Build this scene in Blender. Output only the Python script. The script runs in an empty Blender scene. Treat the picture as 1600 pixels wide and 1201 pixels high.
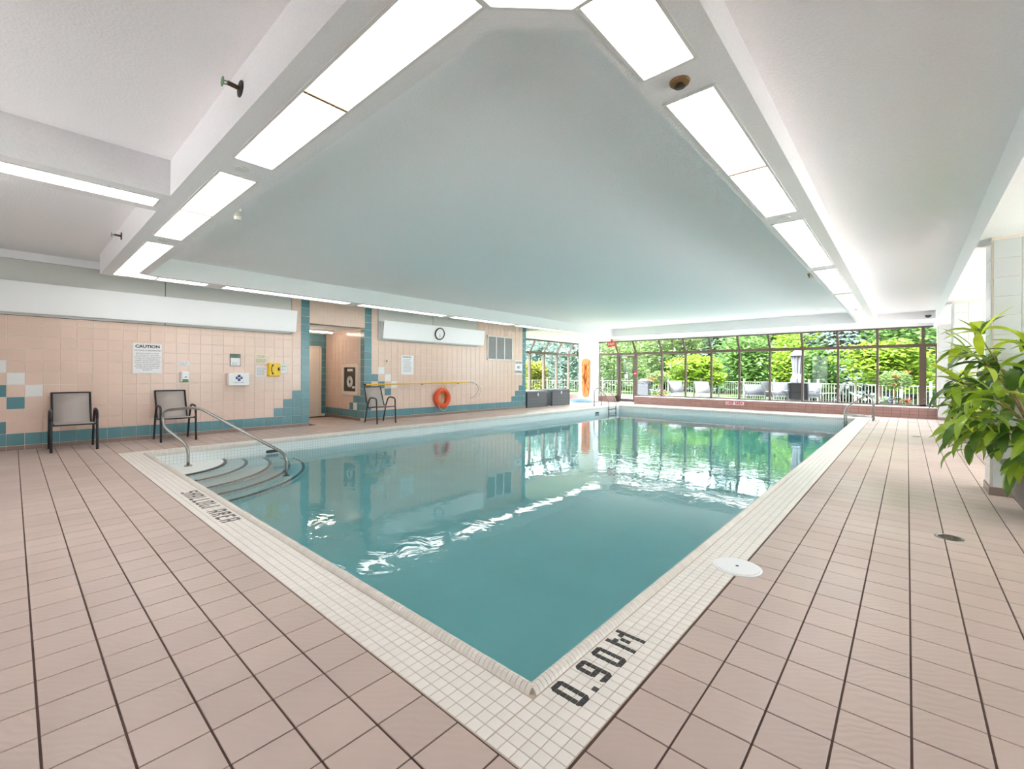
import bpy, math, random
from mathutils import Matrix, Vector
random.seed(7)
S = bpy.context.scene
COL = S.collection
PI = math.pi

# ------------------------------------------------------------------ camera, world, exposure
F, TH, RO, PX, PY, EYE = 695.5, .73252, .00537, 792.2, 584.25, 1.25
cfw = Vector((-math.sin(TH), math.cos(TH), 0)); cr0 = Vector((math.cos(TH), math.sin(TH), 0)); up0 = Vector((0, 0, 1))
crt = cr0*math.cos(RO)+up0*math.sin(RO); cup = -cr0*math.sin(RO)+up0*math.cos(RO)
cd = bpy.data.cameras.new('camera'); cam = bpy.data.objects.new('camera', cd); COL.objects.link(cam)
cam.matrix_world = Matrix(((crt.x, cup.x, -cfw.x, 0), (crt.y, cup.y, -cfw.y, 0), (crt.z, cup.z, -cfw.z, EYE), (0, 0, 0, 1)))
cd.sensor_width = 36; cd.sensor_fit = 'HORIZONTAL'; cd.lens = F/1600*36
cd.shift_x = (800-PX)/1600; cd.shift_y = -(600.5-PY)/1600
cd.clip_start = .05; cd.clip_end = 300
S.camera = cam
S.view_settings.view_transform = 'Standard'; S.view_settings.look = 'None'
S.view_settings.gamma = 1; S.view_settings.use_curve_mapping = False
S.view_settings.exposure = 0.5
SKY = 7.5            # overcast sky radiance
PANEL = 5.6           # ceiling panel radiance
SUN = 50.0             # sun strength
w = bpy.data.worlds.new('sky'); S.world = w; w.use_nodes = True
bg = w.node_tree.nodes['Background']; bg.inputs[0].default_value = (.91, .95, 1.03, 1); bg.inputs[1].default_value = SKY
sd = bpy.data.lights.new('sun', 'SUN'); sd.energy = SUN; sd.angle = .5; sd.color = (1, .98, .95)
sun = bpy.data.objects.new('sun', sd); COL.objects.link(sun); sun.rotation_euler = (math.radians(28), math.radians(-12), 0)
cy = S.cycles
cy.use_denoising = True; cy.max_bounces = 14; cy.diffuse_bounces = 8; cy.glossy_bounces = 5; cy.transmission_bounces = 8
cy.transparent_max_bounces = 12; cy.sample_clamp_indirect = 12.0

# ------------------------------------------------------------------ helpers
def lin(c):
    return tuple(((v/255)/12.92 if v <= 10 else (((v/255)+.055)/1.055)**2.4) for v in c)
def px(x, y, z):
    d = Vector((x, y, z-EYE)); t = d.dot(cfw)
    if t < .05: return None
    return PX+F*d.dot(crt)/t, PY-F*d.dot(cup)/t, t
def in_view(p, m=30):
    q = px(*p)
    return q is not None and -m < q[0] < 1600+m and -m < q[1] < 1201+m

def nd(nt, t, **k):
    n = nt.nodes.new(t)
    for a, b in k.items(): setattr(n, a, b)
    return n
def mat(name, col, rough=.5, metal=0, spec=.5, bump=None, var=0.0, noise=None, emit=None, coat=0, srgb=True, trans=0):
    """bump=(scale,strength,distance)  var=per-island brightness variation  noise=(scale, amount)"""
    m = bpy.data.materials.new(name); m.use_nodes = True; nt = m.node_tree
    b = nt.nodes['Principled BSDF']
    c = lin(col) if srgb else col
    b.inputs['Base Color'].default_value = (*c, 1)
    b.inputs['Roughness'].default_value = rough; b.inputs['Metallic'].default_value = metal
    b.inputs['Specular IOR Level'].default_value = spec
    if coat: b.inputs['Coat Weight'].default_value = coat; b.inputs['Coat Roughness'].default_value = .08
    g = nd(nt, 'ShaderNodeNewGeometry')
    fac = None
    if var:
        mr = nd(nt, 'ShaderNodeMapRange'); mr.inputs['To Min'].default_value = 1-var; mr.inputs['To Max'].default_value = 1+var
        nt.links.new(g.outputs['Random Per Island'], mr.inputs['Value']); 
        ob = nd(nt, 'ShaderNodeObjectInfo'); ad = nd(nt, 'ShaderNodeMath', operation='ADD'); fr = nd(nt, 'ShaderNodeMath', operation='FRACT')
        nt.links.new(g.outputs['Random Per Island'], ad.inputs[0]); nt.links.new(ob.outputs['Random'], ad.inputs[1])
        nt.links.new(ad.outputs[0], fr.inputs[0]); nt.links.new(fr.outputs[0], mr.inputs['Value'])
        fac = mr.outputs[0]
    if noise:
        n = nd(nt, 'ShaderNodeTexNoise'); n.inputs['Scale'].default_value = noise[0]; n.inputs['Detail'].default_value = 4
        nt.links.new(g.outputs['Position'], n.inputs['Vector'])
        mr = nd(nt, 'ShaderNodeMapRange'); mr.inputs['From Min'].default_value = .3; mr.inputs['From Max'].default_value = .7
        mr.inputs['To Min'].default_value = 1-noise[1]; mr.inputs['To Max'].default_value = 1+noise[1]
        nt.links.new(n.outputs['Fac'], mr.inputs['Value'])
        if fac is None: fac = mr.outputs[0]
        else:
            mu = nd(nt, 'ShaderNodeMath', operation='MULTIPLY'); nt.links.new(fac, mu.inputs[0]); nt.links.new(mr.outputs[0], mu.inputs[1]); fac = mu.outputs[0]
    if fac is not None:
        vm = nd(nt, 'ShaderNodeVectorMath', operation='SCALE'); vm.inputs[0].default_value = c
        nt.links.new(fac, vm.inputs['Scale']); nt.links.new(vm.outputs[0], b.inputs['Base Color'])
    if bump:
        n = nd(nt, 'ShaderNodeTexNoise'); n.inputs['Scale'].default_value = bump[0]; n.inputs['Detail'].default_value = 3
        nt.links.new(g.outputs['Position'], n.inputs['Vector'])
        bp = nd(nt, 'ShaderNodeBump'); bp.inputs['Strength'].default_value = bump[1]; bp.inputs['Distance'].default_value = bump[2]
        nt.links.new(n.outputs['Fac'], bp.inputs['Height']); nt.links.new(bp.outputs[0], b.inputs['Normal'])
    if emit:
        b.inputs['Emission Color'].default_value = (*emit[0], 1); b.inputs['Emission Strength'].default_value = emit[1]
    if trans:
        out = nt.nodes['Material Output']; t = nd(nt, 'ShaderNodeBsdfTranslucent'); mx = nd(nt, 'ShaderNodeMixShader'); mx.inputs[0].default_value = trans
        if fac is not None: nt.links.new(vm.outputs[0], t.inputs[0])
        else: t.inputs[0].default_value = (*c, 1)
        nt.links.new(b.outputs[0], mx.inputs[1]); nt.links.new(t.outputs[0], mx.inputs[2]); nt.links.new(mx.outputs[0], out.inputs['Surface'])
    return m

class MB:
    def __init__(s): s.v = []; s.f = []
    def quad(s, *p):
        n = len(s.v); s.v += [tuple(q) for q in p]; s.f.append(tuple(range(n, n+len(p)))); return s
    def box(s, x0, x1, y0, y1, z0, z1):
        n = len(s.v)
        s.v += [(x0,y0,z0),(x1,y0,z0),(x1,y1,z0),(x0,y1,z0),(x0,y0,z1),(x1,y0,z1),(x1,y1,z1),(x0,y1,z1)]
        s.f += [tuple(n+i for i in q) for q in ((3,2,1,0),(4,5,6,7),(0,1,5,4),(1,2,6,5),(2,3,7,6),(3,0,4,7))]; return s
    def bbox(s, x0, x1, y0, y1, z0, z1, b):
        """box with all vertical edges and top chamfered by b"""
        pl = [(x0+b,y0),(x1-b,y0),(x1,y0+b),(x1,y1-b),(x1-b,y1),(x0+b,y1),(x0,y1-b),(x0,y0+b)]
        pi = [(x0+b*1.4,y0+b),(x1-b*1.4,y0+b),(x1-b,y0+b*1.4),(x1-b,y1-b*1.4),(x1-b*1.4,y1-b),(x0+b*1.4,y1-b),(x0+b,y1-b*1.4),(x0+b,y0+b*1.4)]
        n = len(s.v)
        s.v += [(*p, z0) for p in pl]+[(*p, z1-b) for p in pl]+[(*p, z1) for p in pi]
        for k in (0, 8):
            for i in range(8): j = (i+1) % 8; s.f.append((n+k+i, n+k+j, n+k+8+j, n+k+8+i))
        s.f.append(tuple(n+16+i for i in range(8))); s.f.append(tuple(n+7-i for i in range(8))); return s
    def obox(s, M, hx, hy, hz):
        n = len(s.v)
        for z in (-hz, hz):
            for x, y in ((-hx,-hy),(hx,-hy),(hx,hy),(-hx,hy)): s.v.append(tuple(M @ Vector((x,y,z))))
        s.f += [tuple(n+i for i in q) for q in ((3,2,1,0),(4,5,6,7),(0,1,5,4),(1,2,6,5),(2,3,7,6),(3,0,4,7))]; return s
    def bar(s, a, b, wx, wy, up=(0,0,1)):
        a = Vector(a); b = Vector(b); z = (b-a).normalized(); u = Vector(up)
        if abs(z.dot(u)) > .98: u = Vector((0,1,0))
        x = u.cross(z).normalized(); y = z.cross(x); c = (a+b)/2
        M = Matrix(((x.x,y.x,z.x,c.x),(x.y,y.y,z.y,c.y),(x.z,y.z,z.z,c.z),(0,0,0,1)))
        return s.obox(M, wx/2, wy/2, (b-a).length/2)
    def prism(s, poly, z0, z1):
        n = len(s.v); k = len(poly)
        s.v += [(*p, z0) for p in poly]+[(*p, z1) for p in poly]
        s.f.append(tuple(n+k-1-i for i in range(k))); s.f.append(tuple(n+k+i for i in range(k)))
        for i in range(k): j = (i+1) % k; s.f.append((n+i, n+j, n+k+j, n+k+i))
        return s
    def tube(s, pts, r, n=8, closed=False, flat=None):
        pts = [Vector(p) for p in pts]; m = len(pts); o = len(s.v); prev = None
        for i, p in enumerate(pts):
            if closed: t = pts[(i+1) % m]-pts[i-1]
            else: t = pts[min(i+1, m-1)]-pts[max(i-1, 0)]
            t.normalize()
            if prev is None:
                a = Vector((0,0,1)) if abs(t.z) < .9 else Vector((1,0,0)); u = a.cross(t).normalized()
            else: u = (prev-t*prev.dot(t)).normalized()
            prev = u; v = t.cross(u); rr = r(i/(m-1)) if callable(r) else r
            for k in range(n):
                a = 2*PI*k/n; s.v.append(tuple(p+(u*math.cos(a)+v*math.sin(a))*rr))
        R = m if closed else m-1
        for i in range(R):
            a = o+i*n; b = o+((i+1) % m)*n
            for k in range(n): j = (k+1) % n; s.f.append((a+k, a+j, b+j, b+k))
        if not closed:
            s.f.append(tuple(o+n-1-k for k in range(n))); s.f.append(tuple(o+(m-1)*n+k for k in range(n)))
        return s
    def lathe(s, prof, c=(0,0,0), n=24, cap=True):
        o = len(s.v); m = len(prof)
        for r, z in prof:
            for k in range(n): a = 2*PI*k/n; s.v.append((c[0]+r*math.cos(a), c[1]+r*math.sin(a), c[2]+z))
        for i in range(m-1):
            for k in range(n): j = (k+1) % n; s.f.append((o+i*n+k, o+i*n+j, o+(i+1)*n+j, o+(i+1)*n+k))
        if cap and prof[0][0] > 1e-4: s.f.append(tuple(o+n-1-k for k in range(n)))
        if cap and prof[-1][0] > 1e-4: s.f.append(tuple(o+(m-1)*n+k for k in range(n)))
        return s
    def xf(s, M):
        s.v = [tuple(M @ Vector(p)) for p in s.v]; return s
    def mesh(s, name, m, smooth=False):
        me = bpy.data.meshes.new(name); me.from_pydata(s.v, [], s.f); me.update()
        if m: me.materials.append(m)
        if smooth: me.shade_smooth()
        return me
    def build(s, name, m, parent=None, smooth=False, loc=None, kind=None, label=None):
        """parent: vertices are world coordinates when the parent is unrotated (its location is taken off)"""
        me = s.mesh(name, m, smooth); o = bpy.data.objects.new(name, me); COL.objects.link(o)
        if parent is not None:
            o.parent = parent
            if loc is None and parent.rotation_euler.z == 0 and not parent.get('_local'):
                b = Vector(parent.location)
                q = parent.parent
                while q is not None: b += q.location; q = q.parent
                me.transform(Matrix.Translation(-b))
        if loc is not None: o.location = loc
        if kind: o['kind'] = kind
        if label: o['label'] = label
        return o
def put(name, me, loc, parent=None, rz=0):
    o = bpy.data.objects.new(name, me); COL.objects.link(o); o.location = loc; o.rotation_euler = (0,0,rz)
    if parent is not None: o.parent = parent
    return o
def tag(o, label, cat, group=None):
    o['label'] = label; o['category'] = cat
    if group: o['group'] = group
    return o
def thing(name, label, cat, loc=(0,0,0), rz=0, group=None):
    o = bpy.data.objects.new(name, None); COL.objects.link(o); o.location = loc; o.rotation_euler = (0,0,rz); o.empty_display_size = .1
    return tag(o, label, cat, group)
def struct(o): o['kind'] = 'structure'; return o
def sempty(name):
    o = bpy.data.objects.new(name, None); COL.objects.link(o); return struct(o)
def dup(root, loc, rz, label, group=None):
    r = root.copy(); COL.objects.link(r); r.location = loc; r.rotation_euler = (0,0,rz); r['label'] = label
    if group: r['group'] = group
    for ch in list(root.children):
        c = ch.copy(); COL.objects.link(c); c.parent = r
        for g in list(ch.children): d = g.copy(); COL.objects.link(d); d.parent = c
    return r
def arc(c, r, a0, a1, n, ax=(1,0,0), ay=(0,0,1)):
    c = Vector(c); ax = Vector(ax); ay = Vector(ay)
    return [c+ax*(r*math.cos(a0+(a1-a0)*i/n))+ay*(r*math.sin(a0+(a1-a0)*i/n)) for i in range(n+1)]
def fillet(pts, r, n=5):
    """round the corners of a polyline"""
    pts = [Vector(p) for p in pts]; out = [pts[0]]
    for i in range(1, len(pts)-1):
        a, b, c = pts[i-1], pts[i], pts[i+1]; u = (a-b); v = (c-b)
        d = min(r, u.length*.48, v.length*.48); p0 = b+u.normalized()*d; p1 = b+v.normalized()*d
        for k in range(n+1):
            t = k/n; out.append(p0*(1-t)**2+b*2*t*(1-t)+p1*t*t)
    out.append(pts[-1]); return out
WX = Matrix(((0,0,1,0),(1,0,0,0),(0,1,0,0),(0,0,0,1)))     # text on a wall facing +x
WY = Matrix(((1,0,0,0),(0,0,-1,0),(0,1,0,0),(0,0,0,1)))    # text on a wall facing -y
def text(s, size, R, loc, m, parent, name='lettering', width=None, spacing=1.0, align='CENTER', bold=0):
    cu = bpy.data.curves.new('t', 'FONT'); cu.body = s; cu.size = size; cu.align_x = align; cu.align_y = 'CENTER'; cu.space_line = spacing
    cu.resolution_u = 2; cu.offset = bold
    o = bpy.data.objects.new('t', cu); COL.objects.link(o)
    bpy.context.view_layer.update()
    dg = bpy.context.evaluated_depsgraph_get()
    me = bpy.data.meshes.new_from_object(o.evaluated_get(dg)); bpy.data.objects.remove(o); bpy.data.curves.remove(cu)
    if width:
        xs = [v.co.x for v in me.vertices]; k = width/(max(xs)-min(xs)); me.transform(Matrix.Diagonal((k,1,1,1)))
    b = Vector((0,0,0)); q = parent
    while q is not None: b += q.location; q = q.parent
    me.transform(Matrix.Translation(Vector(loc)-b) @ R)
    me.materials.clear(); me.materials.append(m)
    o = bpy.data.objects.new(name, me); COL.objects.link(o); o.parent = parent
    return o

# ------------------------------------------------------------------ materials
M = {}
def floor_tile_mat():
    m = mat('deck_tile', (195,175,166), .42, var=.045, noise=(1.3,.045)); nt = m.node_tree; b = nt.nodes['Principled BSDF']
    g = nd(nt, 'ShaderNodeNewGeometry')
    mp = nd(nt, 'ShaderNodeMapping'); mp.inputs['Rotation'].default_value = (0,0,.9); nt.links.new(g.outputs['Position'], mp.inputs['Vector'])
    wv = nd(nt, 'ShaderNodeTexWave'); wv.inputs['Scale'].default_value = 9; wv.inputs['Distortion'].default_value = 16; wv.inputs['Detail'].default_value = 3; wv.inputs['Detail Scale'].default_value = .5
    nt.links.new(mp.outputs[0], wv.inputs['Vector'])
    bp = nd(nt, 'ShaderNodeBump'); bp.inputs['Strength'].default_value = .16; bp.inputs['Distance'].default_value = .004
    nt.links.new(wv.outputs['Fac'], bp.inputs['Height']); nt.links.new(bp.outputs[0], b.inputs['Normal'])
    n = nd(nt, 'ShaderNodeTexNoise'); n.inputs['Scale'].default_value = .9; nt.links.new(g.outputs['Position'], n.inputs['Vector'])
    mr = nd(nt, 'ShaderNodeMapRange'); mr.inputs['From Min'].default_value = .35; mr.inputs['From Max'].default_value = .65; mr.inputs['To Min'].default_value = .30; mr.inputs['To Max'].default_value = .52
    nt.links.new(n.outputs['Fac'], mr.inputs['Value']); nt.links.new(mr.outputs[0], b.inputs['Roughness'])
    return m
M['deck'] = floor_tile_mat()
M['grout'] = mat('dark_grout', (84,62,54), .8, noise=(9,.2))
M['mosaic'] = mat('mosaic_tile', (236,231,225), .35, var=.03, noise=(1.1,.03))
M['mgrout'] = mat('mosaic_grout', (196,178,160), .8)
M['coping'] = mat('coping_tile', (224,217,208), .3, var=.05, noise=(2,.05))
M['black_tile'] = mat('black_tile', (62,58,58), .4, var=.06)
M['peach'] = mat('peach_tile', (224,197,181), .22, var=.025)
M['teal'] = mat('teal_tile', (92,138,146), .22, var=.05)
M['white_tile'] = mat('white_tile', (232,231,230), .22, var=.02)
M['pillar_tile'] = mat('pillar_tile', (208,211,212), .25, var=.015)
M['wgrout'] = mat('wall_grout', (232,220,208), .8)
M['base_tile'] = mat('base_tile', (140,120,110), .35, var=.06)
M['brown_tile'] = mat('brown_tile', (160,124,116), .35, var=.07)
M['plaster'] = mat('white_plaster', (248,248,251), .85, bump=(60,.5,.006), noise=(70,.03))
M['soffit'] = mat('soffit_plaster', (240,240,242), .85, bump=(70,.5,.006), noise=(80,.03))
M['white'] = mat('white_paint', (240,241,243), .4)
M['frame_white'] = mat('white_trim', (228,226,224), .35)
M['grey_panel'] = mat('grey_panel', (206,207,203), .18, spec=.6)
M['dark_joint'] = mat('dark_joint', (60,62,62), .6)
M['bronze'] = mat('bronze_frame', (98,82,74), .38, metal=.15)
M['steel'] = mat('stainless_steel', (160,156,152), .24, metal=1)
M['steel_dull'] = mat('dull_steel', (150,150,150), .35, metal=1)
M['black_metal'] = mat('black_metal', (34,36,40), .4)
M['sling'] = mat('sling_fabric', (178,169,163), .8, noise=(180,.12), bump=(300,.2,.002))
M['plastic_grey'] = mat('grey_resin', (98,101,106), .5, noise=(20,.05))
M['louvre'] = mat('louvre_grey', (172,174,174), .5)
M['plastic_dark'] = mat('dark_resin', (70,73,78), .5)
M['orange'] = mat('orange_plastic', (236,132,58), .4)
M['orange_dark'] = mat('orange_slot', (120,60,24), .6)
M['ring'] = mat('red_orange_ring', (226,84,38), .5)
M['yellow'] = mat('yellow_paint', (232,190,60), .4)
M['phone'] = mat('yellow_phone', (240,200,10), .35)
M['black'] = mat('black', (24,24,26), .5)
M['ink'] = mat('ink', (50,50,54), .7)
M['ink_soft'] = mat('faded_ink', (120,122,126), .7)
M['paper'] = mat('paper', (236,236,238), .6)
M['cream'] = mat('cream_paper', (232,224,198), .6)
M['green'] = mat('green_plastic', (92,150,98), .4)
M['blue'] = mat('blue_print', (40,58,118), .5)
M['red'] = mat('sign_red', (190,40,48), .5)
M['exit'] = mat('exit_red', (170,46,44), .5, emit=((.75,.06,.05), .08))
M['hose'] = mat('blue_hose', (150,190,214), .5)
M['cream_door'] = mat('cream_door', (228,214,200), .45)
M['brass'] = mat('brass', (170,130,80), .35, metal=.6)
M['rope_w'] = mat('white_rope', (225,225,220), .8)
M['rope_y'] = mat('yellow_rope', (214,170,60), .8)
M['pot'] = mat('grey_pot', (150,146,142), .45, noise=(30,.05))
M['soil'] = mat('soil', (54,42,34), .9, bump=(40,.6,.02))
M['bark'] = mat('bark', (84,70,58), .9, bump=(30,.7,.02))
M['cane'] = mat('cane', (150,120,80), .8)
M['fence'] = mat('cream_fence', (92,91,85), .5)
M['patio'] = mat('patio', (180,178,176), .8, noise=(3,.08))
M['bounce_ground'] = mat('bounce_ground_pale', (222,214,212), .8, noise=(2,.06))  # for unseen ground added outside, kept pale to bounce light indoors
M['lawn'] = mat('lawn', (66,96,38), .9, noise=(1.5,.2))
M['pgrey'] = mat('patio_mesh_grey', (42,44,50), .7)
M['pdark'] = mat('patio_mesh_dark', (28,28,31), .7)
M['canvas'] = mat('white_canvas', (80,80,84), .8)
M['terracotta'] = mat('terracotta', (176,106,74), .8)
M['fl_orange'] = mat('orange_petal', (150,100,44), .7)
M['fl_red'] = mat('red_petal', (124,30,30), .7)
M['fl_white'] = mat('white_petal', (120,120,124), .7)
M['fl_violet'] = mat('violet_petal', (92,86,120), .7)
M['sprink'] = mat('sprinkler_metal', (96,78,64), .5, metal=.6)
M['device'] = mat('ivory_plastic', (224,222,212), .5)
def panel_mat():
    m = bpy.data.materials.new('light_diffuser'); m.use_nodes = True; nt = m.node_tree; nt.nodes.clear()
    o = nd(nt, 'ShaderNodeOutputMaterial'); e = nd(nt, 'ShaderNodeEmission'); e.inputs[0].default_value = (1,.965,.93,1); e.inputs[1].default_value = PANEL
    nt.links.new(e.outputs[0], o.inputs[0]); return m
M['panel'] = panel_mat()
M['tube'] = panel_mat(); M['tube'].name = 'fluorescent_tube'; M['tube'].node_tree.nodes['Emission'].inputs[1].default_value = 24
M['tube'].node_tree.nodes['Emission'].inputs[0].default_value = (1,.86,.7,1)
def glass_mat():
    m = bpy.data.materials.new('window_glass'); m.use_nodes = True; nt = m.node_tree; nt.nodes.clear()
    o = nd(nt, 'ShaderNodeOutputMaterial'); t = nd(nt, 'ShaderNodeBsdfTransparent'); t.inputs[0].default_value = (.95,.98,.97,1)
    g = nd(nt, 'ShaderNodeBsdfGlossy'); g.inputs['Roughness'].default_value = .01; lw = nd(nt, 'ShaderNodeLayerWeight'); lw.inputs[0].default_value = .5; pw_ = nd(nt, 'ShaderNodeMath', operation='POWER'); pw_.inputs[1].default_value = 5.0
    nt.links.new(lw.outputs['Facing'], pw_.inputs[0]); f = nd(nt, 'ShaderNodeMapRange'); f.inputs['To Min'].default_value = .015; f.inputs['To Max'].default_value = .9; nt.links.new(pw_.outputs[0], f.inputs['Value'])
    x = nd(nt, 'ShaderNodeMixShader'); nt.links.new(f.outputs[0], x.inputs[0]); nt.links.new(t.outputs[0], x.inputs[1]); nt.links.new(g.outputs[0], x.inputs[2]); nt.links.new(x.outputs[0], o.inputs[0]); return m
M['glass'] = glass_mat()
def water_mat():
    m = bpy.data.materials.new('pool_water'); m.use_nodes = True; nt = m.node_tree; nt.nodes.clear()
    o = nd(nt, 'ShaderNodeOutputMaterial'); g = nd(nt, 'ShaderNodeBsdfGlass'); g.inputs['IOR'].default_value = 1.333; g.inputs['Roughness'].default_value = 0
    geo = nd(nt, 'ShaderNodeNewGeometry')
    n1 = nd(nt, 'ShaderNodeTexNoise'); n1.inputs['Scale'].default_value = 3.4; n1.inputs['Detail'].default_value = 3; n1.inputs['Roughness'].default_value = .5; n1.inputs['Distortion'].default_value = .8
    n2 = nd(nt, 'ShaderNodeTexNoise'); n2.inputs['Scale'].default_value = .35; n2.inputs['Detail'].default_value = 1
    nt.links.new(geo.outputs['Position'], n1.inputs['Vector']); nt.links.new(geo.outputs['Position'], n2.inputs['Vector'])
    mr = nd(nt, 'ShaderNodeMapRange'); mr.inputs['From Min'].default_value = .38; mr.inputs['From Max'].default_value = .62; mr.inputs['To Min'].default_value = .25; mr.inputs['To Max'].default_value = 1.1
    nt.links.new(n2.outputs['Fac'], mr.inputs['Value'])
    mu = nd(nt, 'ShaderNodeMath', operation='MULTIPLY'); nt.links.new(n1.outputs['Fac'], mu.inputs[0]); nt.links.new(mr.outputs[0], mu.inputs[1])
    bp = nd(nt, 'ShaderNodeBump'); bp.inputs['Strength'].default_value = .5; bp.inputs['Distance'].default_value = .0085
    nt.links.new(mu.outputs[0], bp.inputs['Height']); nt.links.new(bp.outputs[0], g.inputs['Normal'])
    v = nd(nt, 'ShaderNodeVolumeAbsorption'); v.inputs[0].default_value = (.52,.895,.935,1); v.inputs[1].default_value = 1.0
    nt.links.new(g.outputs[0], o.inputs[0]); nt.links.new(v.outputs[0], o.inputs[1]); return m
M['water'] = water_mat()
def basin_mat():
    m = bpy.data.materials.new('basin_tile'); m.use_nodes = True; nt = m.node_tree; b = nt.nodes['Principled BSDF']
    tc = nd(nt, 'ShaderNodeNewGeometry'); br = nd(nt, 'ShaderNodeTexBrick'); br.offset = 0
    br.inputs['Color1'].default_value = (.86,.88,.86,1); br.inputs['Color2'].default_value = (.83,.86,.84,1); br.inputs['Mortar'].default_value = (.52,.58,.58,1)
    br.inputs['Scale'].default_value = 1; br.inputs['Brick Width'].default_value = .0508; br.inputs['Row Height'].default_value = .0508; br.inputs['Mortar Size'].default_value = .0022
    sx = nd(nt, 'ShaderNodeSeparateXYZ'); nt.links.new(tc.outputs['Position'], sx.inputs[0]); ad = nd(nt, 'ShaderNodeMath', operation='ADD')
    nt.links.new(sx.outputs[0], ad.inputs[0]); nt.links.new(sx.outputs[1], ad.inputs[1]); cb = nd(nt, 'ShaderNodeCombineXYZ')
    nt.links.new(ad.outputs[0], cb.inputs[0]); nt.links.new(sx.outputs[2], cb.inputs[1]); nt.links.new(cb.outputs[0], br.inputs['Vector'])
    nt.links.new(br.outputs['Color'], b.inputs['Base Color']); b.inputs['Roughness'].default_value = .4; return m
M['basin_wall'] = basin_mat()
M['basin'] = mat('basin_plaster', (228,232,228), .6, noise=(2,.03))

# ------------------------------------------------------------------ key dimensions
PX0, PX1, PY0, PY1 = -8.68, -1.12, 1.40, 16.48      # pool opening
MO = .32                                             # width of mosaic band
WLX = -10.55                                         # tiled wall
YB = -3.5; XR = 3.7; YG = 18.75; YS = 18.40; XG = -12.2; YE = 12.77
ZC, ZS, ZR, ZA = 3.17, 2.85, 3.06, 2.72
WATER = -.23
BW0 = 5
BW1 = 6     # range of the unseen glazing added behind the camera for daylight
RW0 = 7     # first glazed bay of the right wall

# ------------------------------------------------------------------ floor with single tiles
fl = MB()
ox0, ox1, oy0, oy1 = PX0-MO, PX1+MO, PY0-MO, PY1+MO
for r in ((XG-.1, ox0, YB, YG+.1), (ox1, XR, YB, YG+.1), (ox0, ox1, YB, oy0), (ox0, ox1, oy1, YG+.1)):
    fl.box(r[0], r[1], r[2], r[3], -.15, -.004)
fl.box(-12.75, WLX, 4.6, 6.35, -.16, -.0045)
floor = struct(fl.build('floor', M['grout']))
P = .202
def tmesh(name, wx, wy, h, b, m):
    return MB().bbox(-wx/2, wx/2, -wy/2, wy/2, -h, 0, b).mesh(name, m)
cells = []
gx0 = -.7923; gy0 = 2.0866
i0 = int((XG-gx0)/P)-1; i1 = int((XR-gx0)/P)+1; j0 = int((YB-gy0)/P)-1; j1 = int((YG-gy0)/P)+1
for i in range(i0, i1):
    for j in range(j0, j1):
        x0 = gx0+i*P; y0 = gy0+j*P; x1 = x0+P; y1 = y0+P
        if y0 < -1.2 or y0 < -.6 and x0 < -8: continue
        # clip against opening and walls
        if x1 > ox0+.02 and x0 < ox1-.02 and y1 > oy0+.02 and y0 < oy1-.02:
            if x0 < ox0 < x1-.02 and ox0-x0 > .03: x1 = ox0
            elif x0+.02 < ox1 < x1 and x1-ox1 > .03: x0 = ox1
            elif y0 < oy0 < y1-.02 and oy0-y0 > .03: y1 = oy0
            elif y0+.02 < oy1 < y1 and y1-oy1 > .03: y0 = oy1
            else: continue
        lim = XG if y0 > YE else (-12.75 if 4.72 < y0 and y1 < 6.19 else WLX)
        if x1 < lim+.03: continue
        x0 = max(x0, lim)
        if x1 > XR: continue
        y1 = min(y1, YG)
        if y1-y0 < .03: continue
        left = x0 < ox1-.3 and y0 < oy1-.1
        gx, gy = (.0055, .0075) if left else (.0075, .0055)
        cx, cyy = (x0+x1)/2, (y0+y1)/2
        q = px(cx, cyy, 0); sc = 0
        if q and in_view((cx, cyy, 0), 10): sc = EYE/q[2]**3*(x1-x0)*(y1-y0)
        cells.append((sc, cx, cyy, x1-x0-gx, y1-y0-gy))
cells.sort(reverse=True)
cache = {}
rest = MB()
for n, (sc, cx, cyy, wx, wy) in enumerate(cells):
    if n < 300:
        k = (round(wx, 3), round(wy, 3))
        if k not in cache: cache[k] = tmesh('tile', wx, wy, .006, .0014, M['deck'])
        o = put('tile', cache[k], (cx, cyy, random.uniform(-.0006, .0004)), floor)
    else:
        rest.bbox(cx-wx/2, cx+wx/2, cyy-wy/2, cyy+wy/2, -.006, 0, .0014)
rest.build('tile', M['deck'], floor, kind='stuff')

# ------------------------------------------------------------------ pool
bs = MB()
def pool_floor_z(y): return -1.12 if y < 9 else (-1.12-(y-9)/5*1.2 if y < 14 else -2.32)
ys = [PY0, 9, 14, PY1]
for a, b in zip(ys, ys[1:]):
    bs.quad((PX0,a,pool_floor_z(a)), (PX1,a,pool_floor_z(a)), (PX1,b,pool_floor_z(b)), (PX0,b,pool_floor_z(b)))
basin = struct(bs.build('pool_floor', M['basin']))
pw = MB()
pw.box(PX0-.12, PX0, PY0-.12, PY1+.12, -2.5, -.004); pw.box(PX1, PX1+.12, PY0-.12, PY1+.12, -2.5, -.004)
pw.box(PX0, PX1, PY0-.12, PY0, -2.5, -.004); pw.box(PX0, PX1, PY1, PY1+.12, -2.5, -.004)
struct(pw.build('pool_wall', M['basin_wall']))
wm = MB(); wm.quad((PX0,PY0,WATER),(PX1,PY0,WATER),(PX1,PY1,WATER),(PX0,PY1,WATER))
struct(wm.build('pool_water', M['water']))
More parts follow.
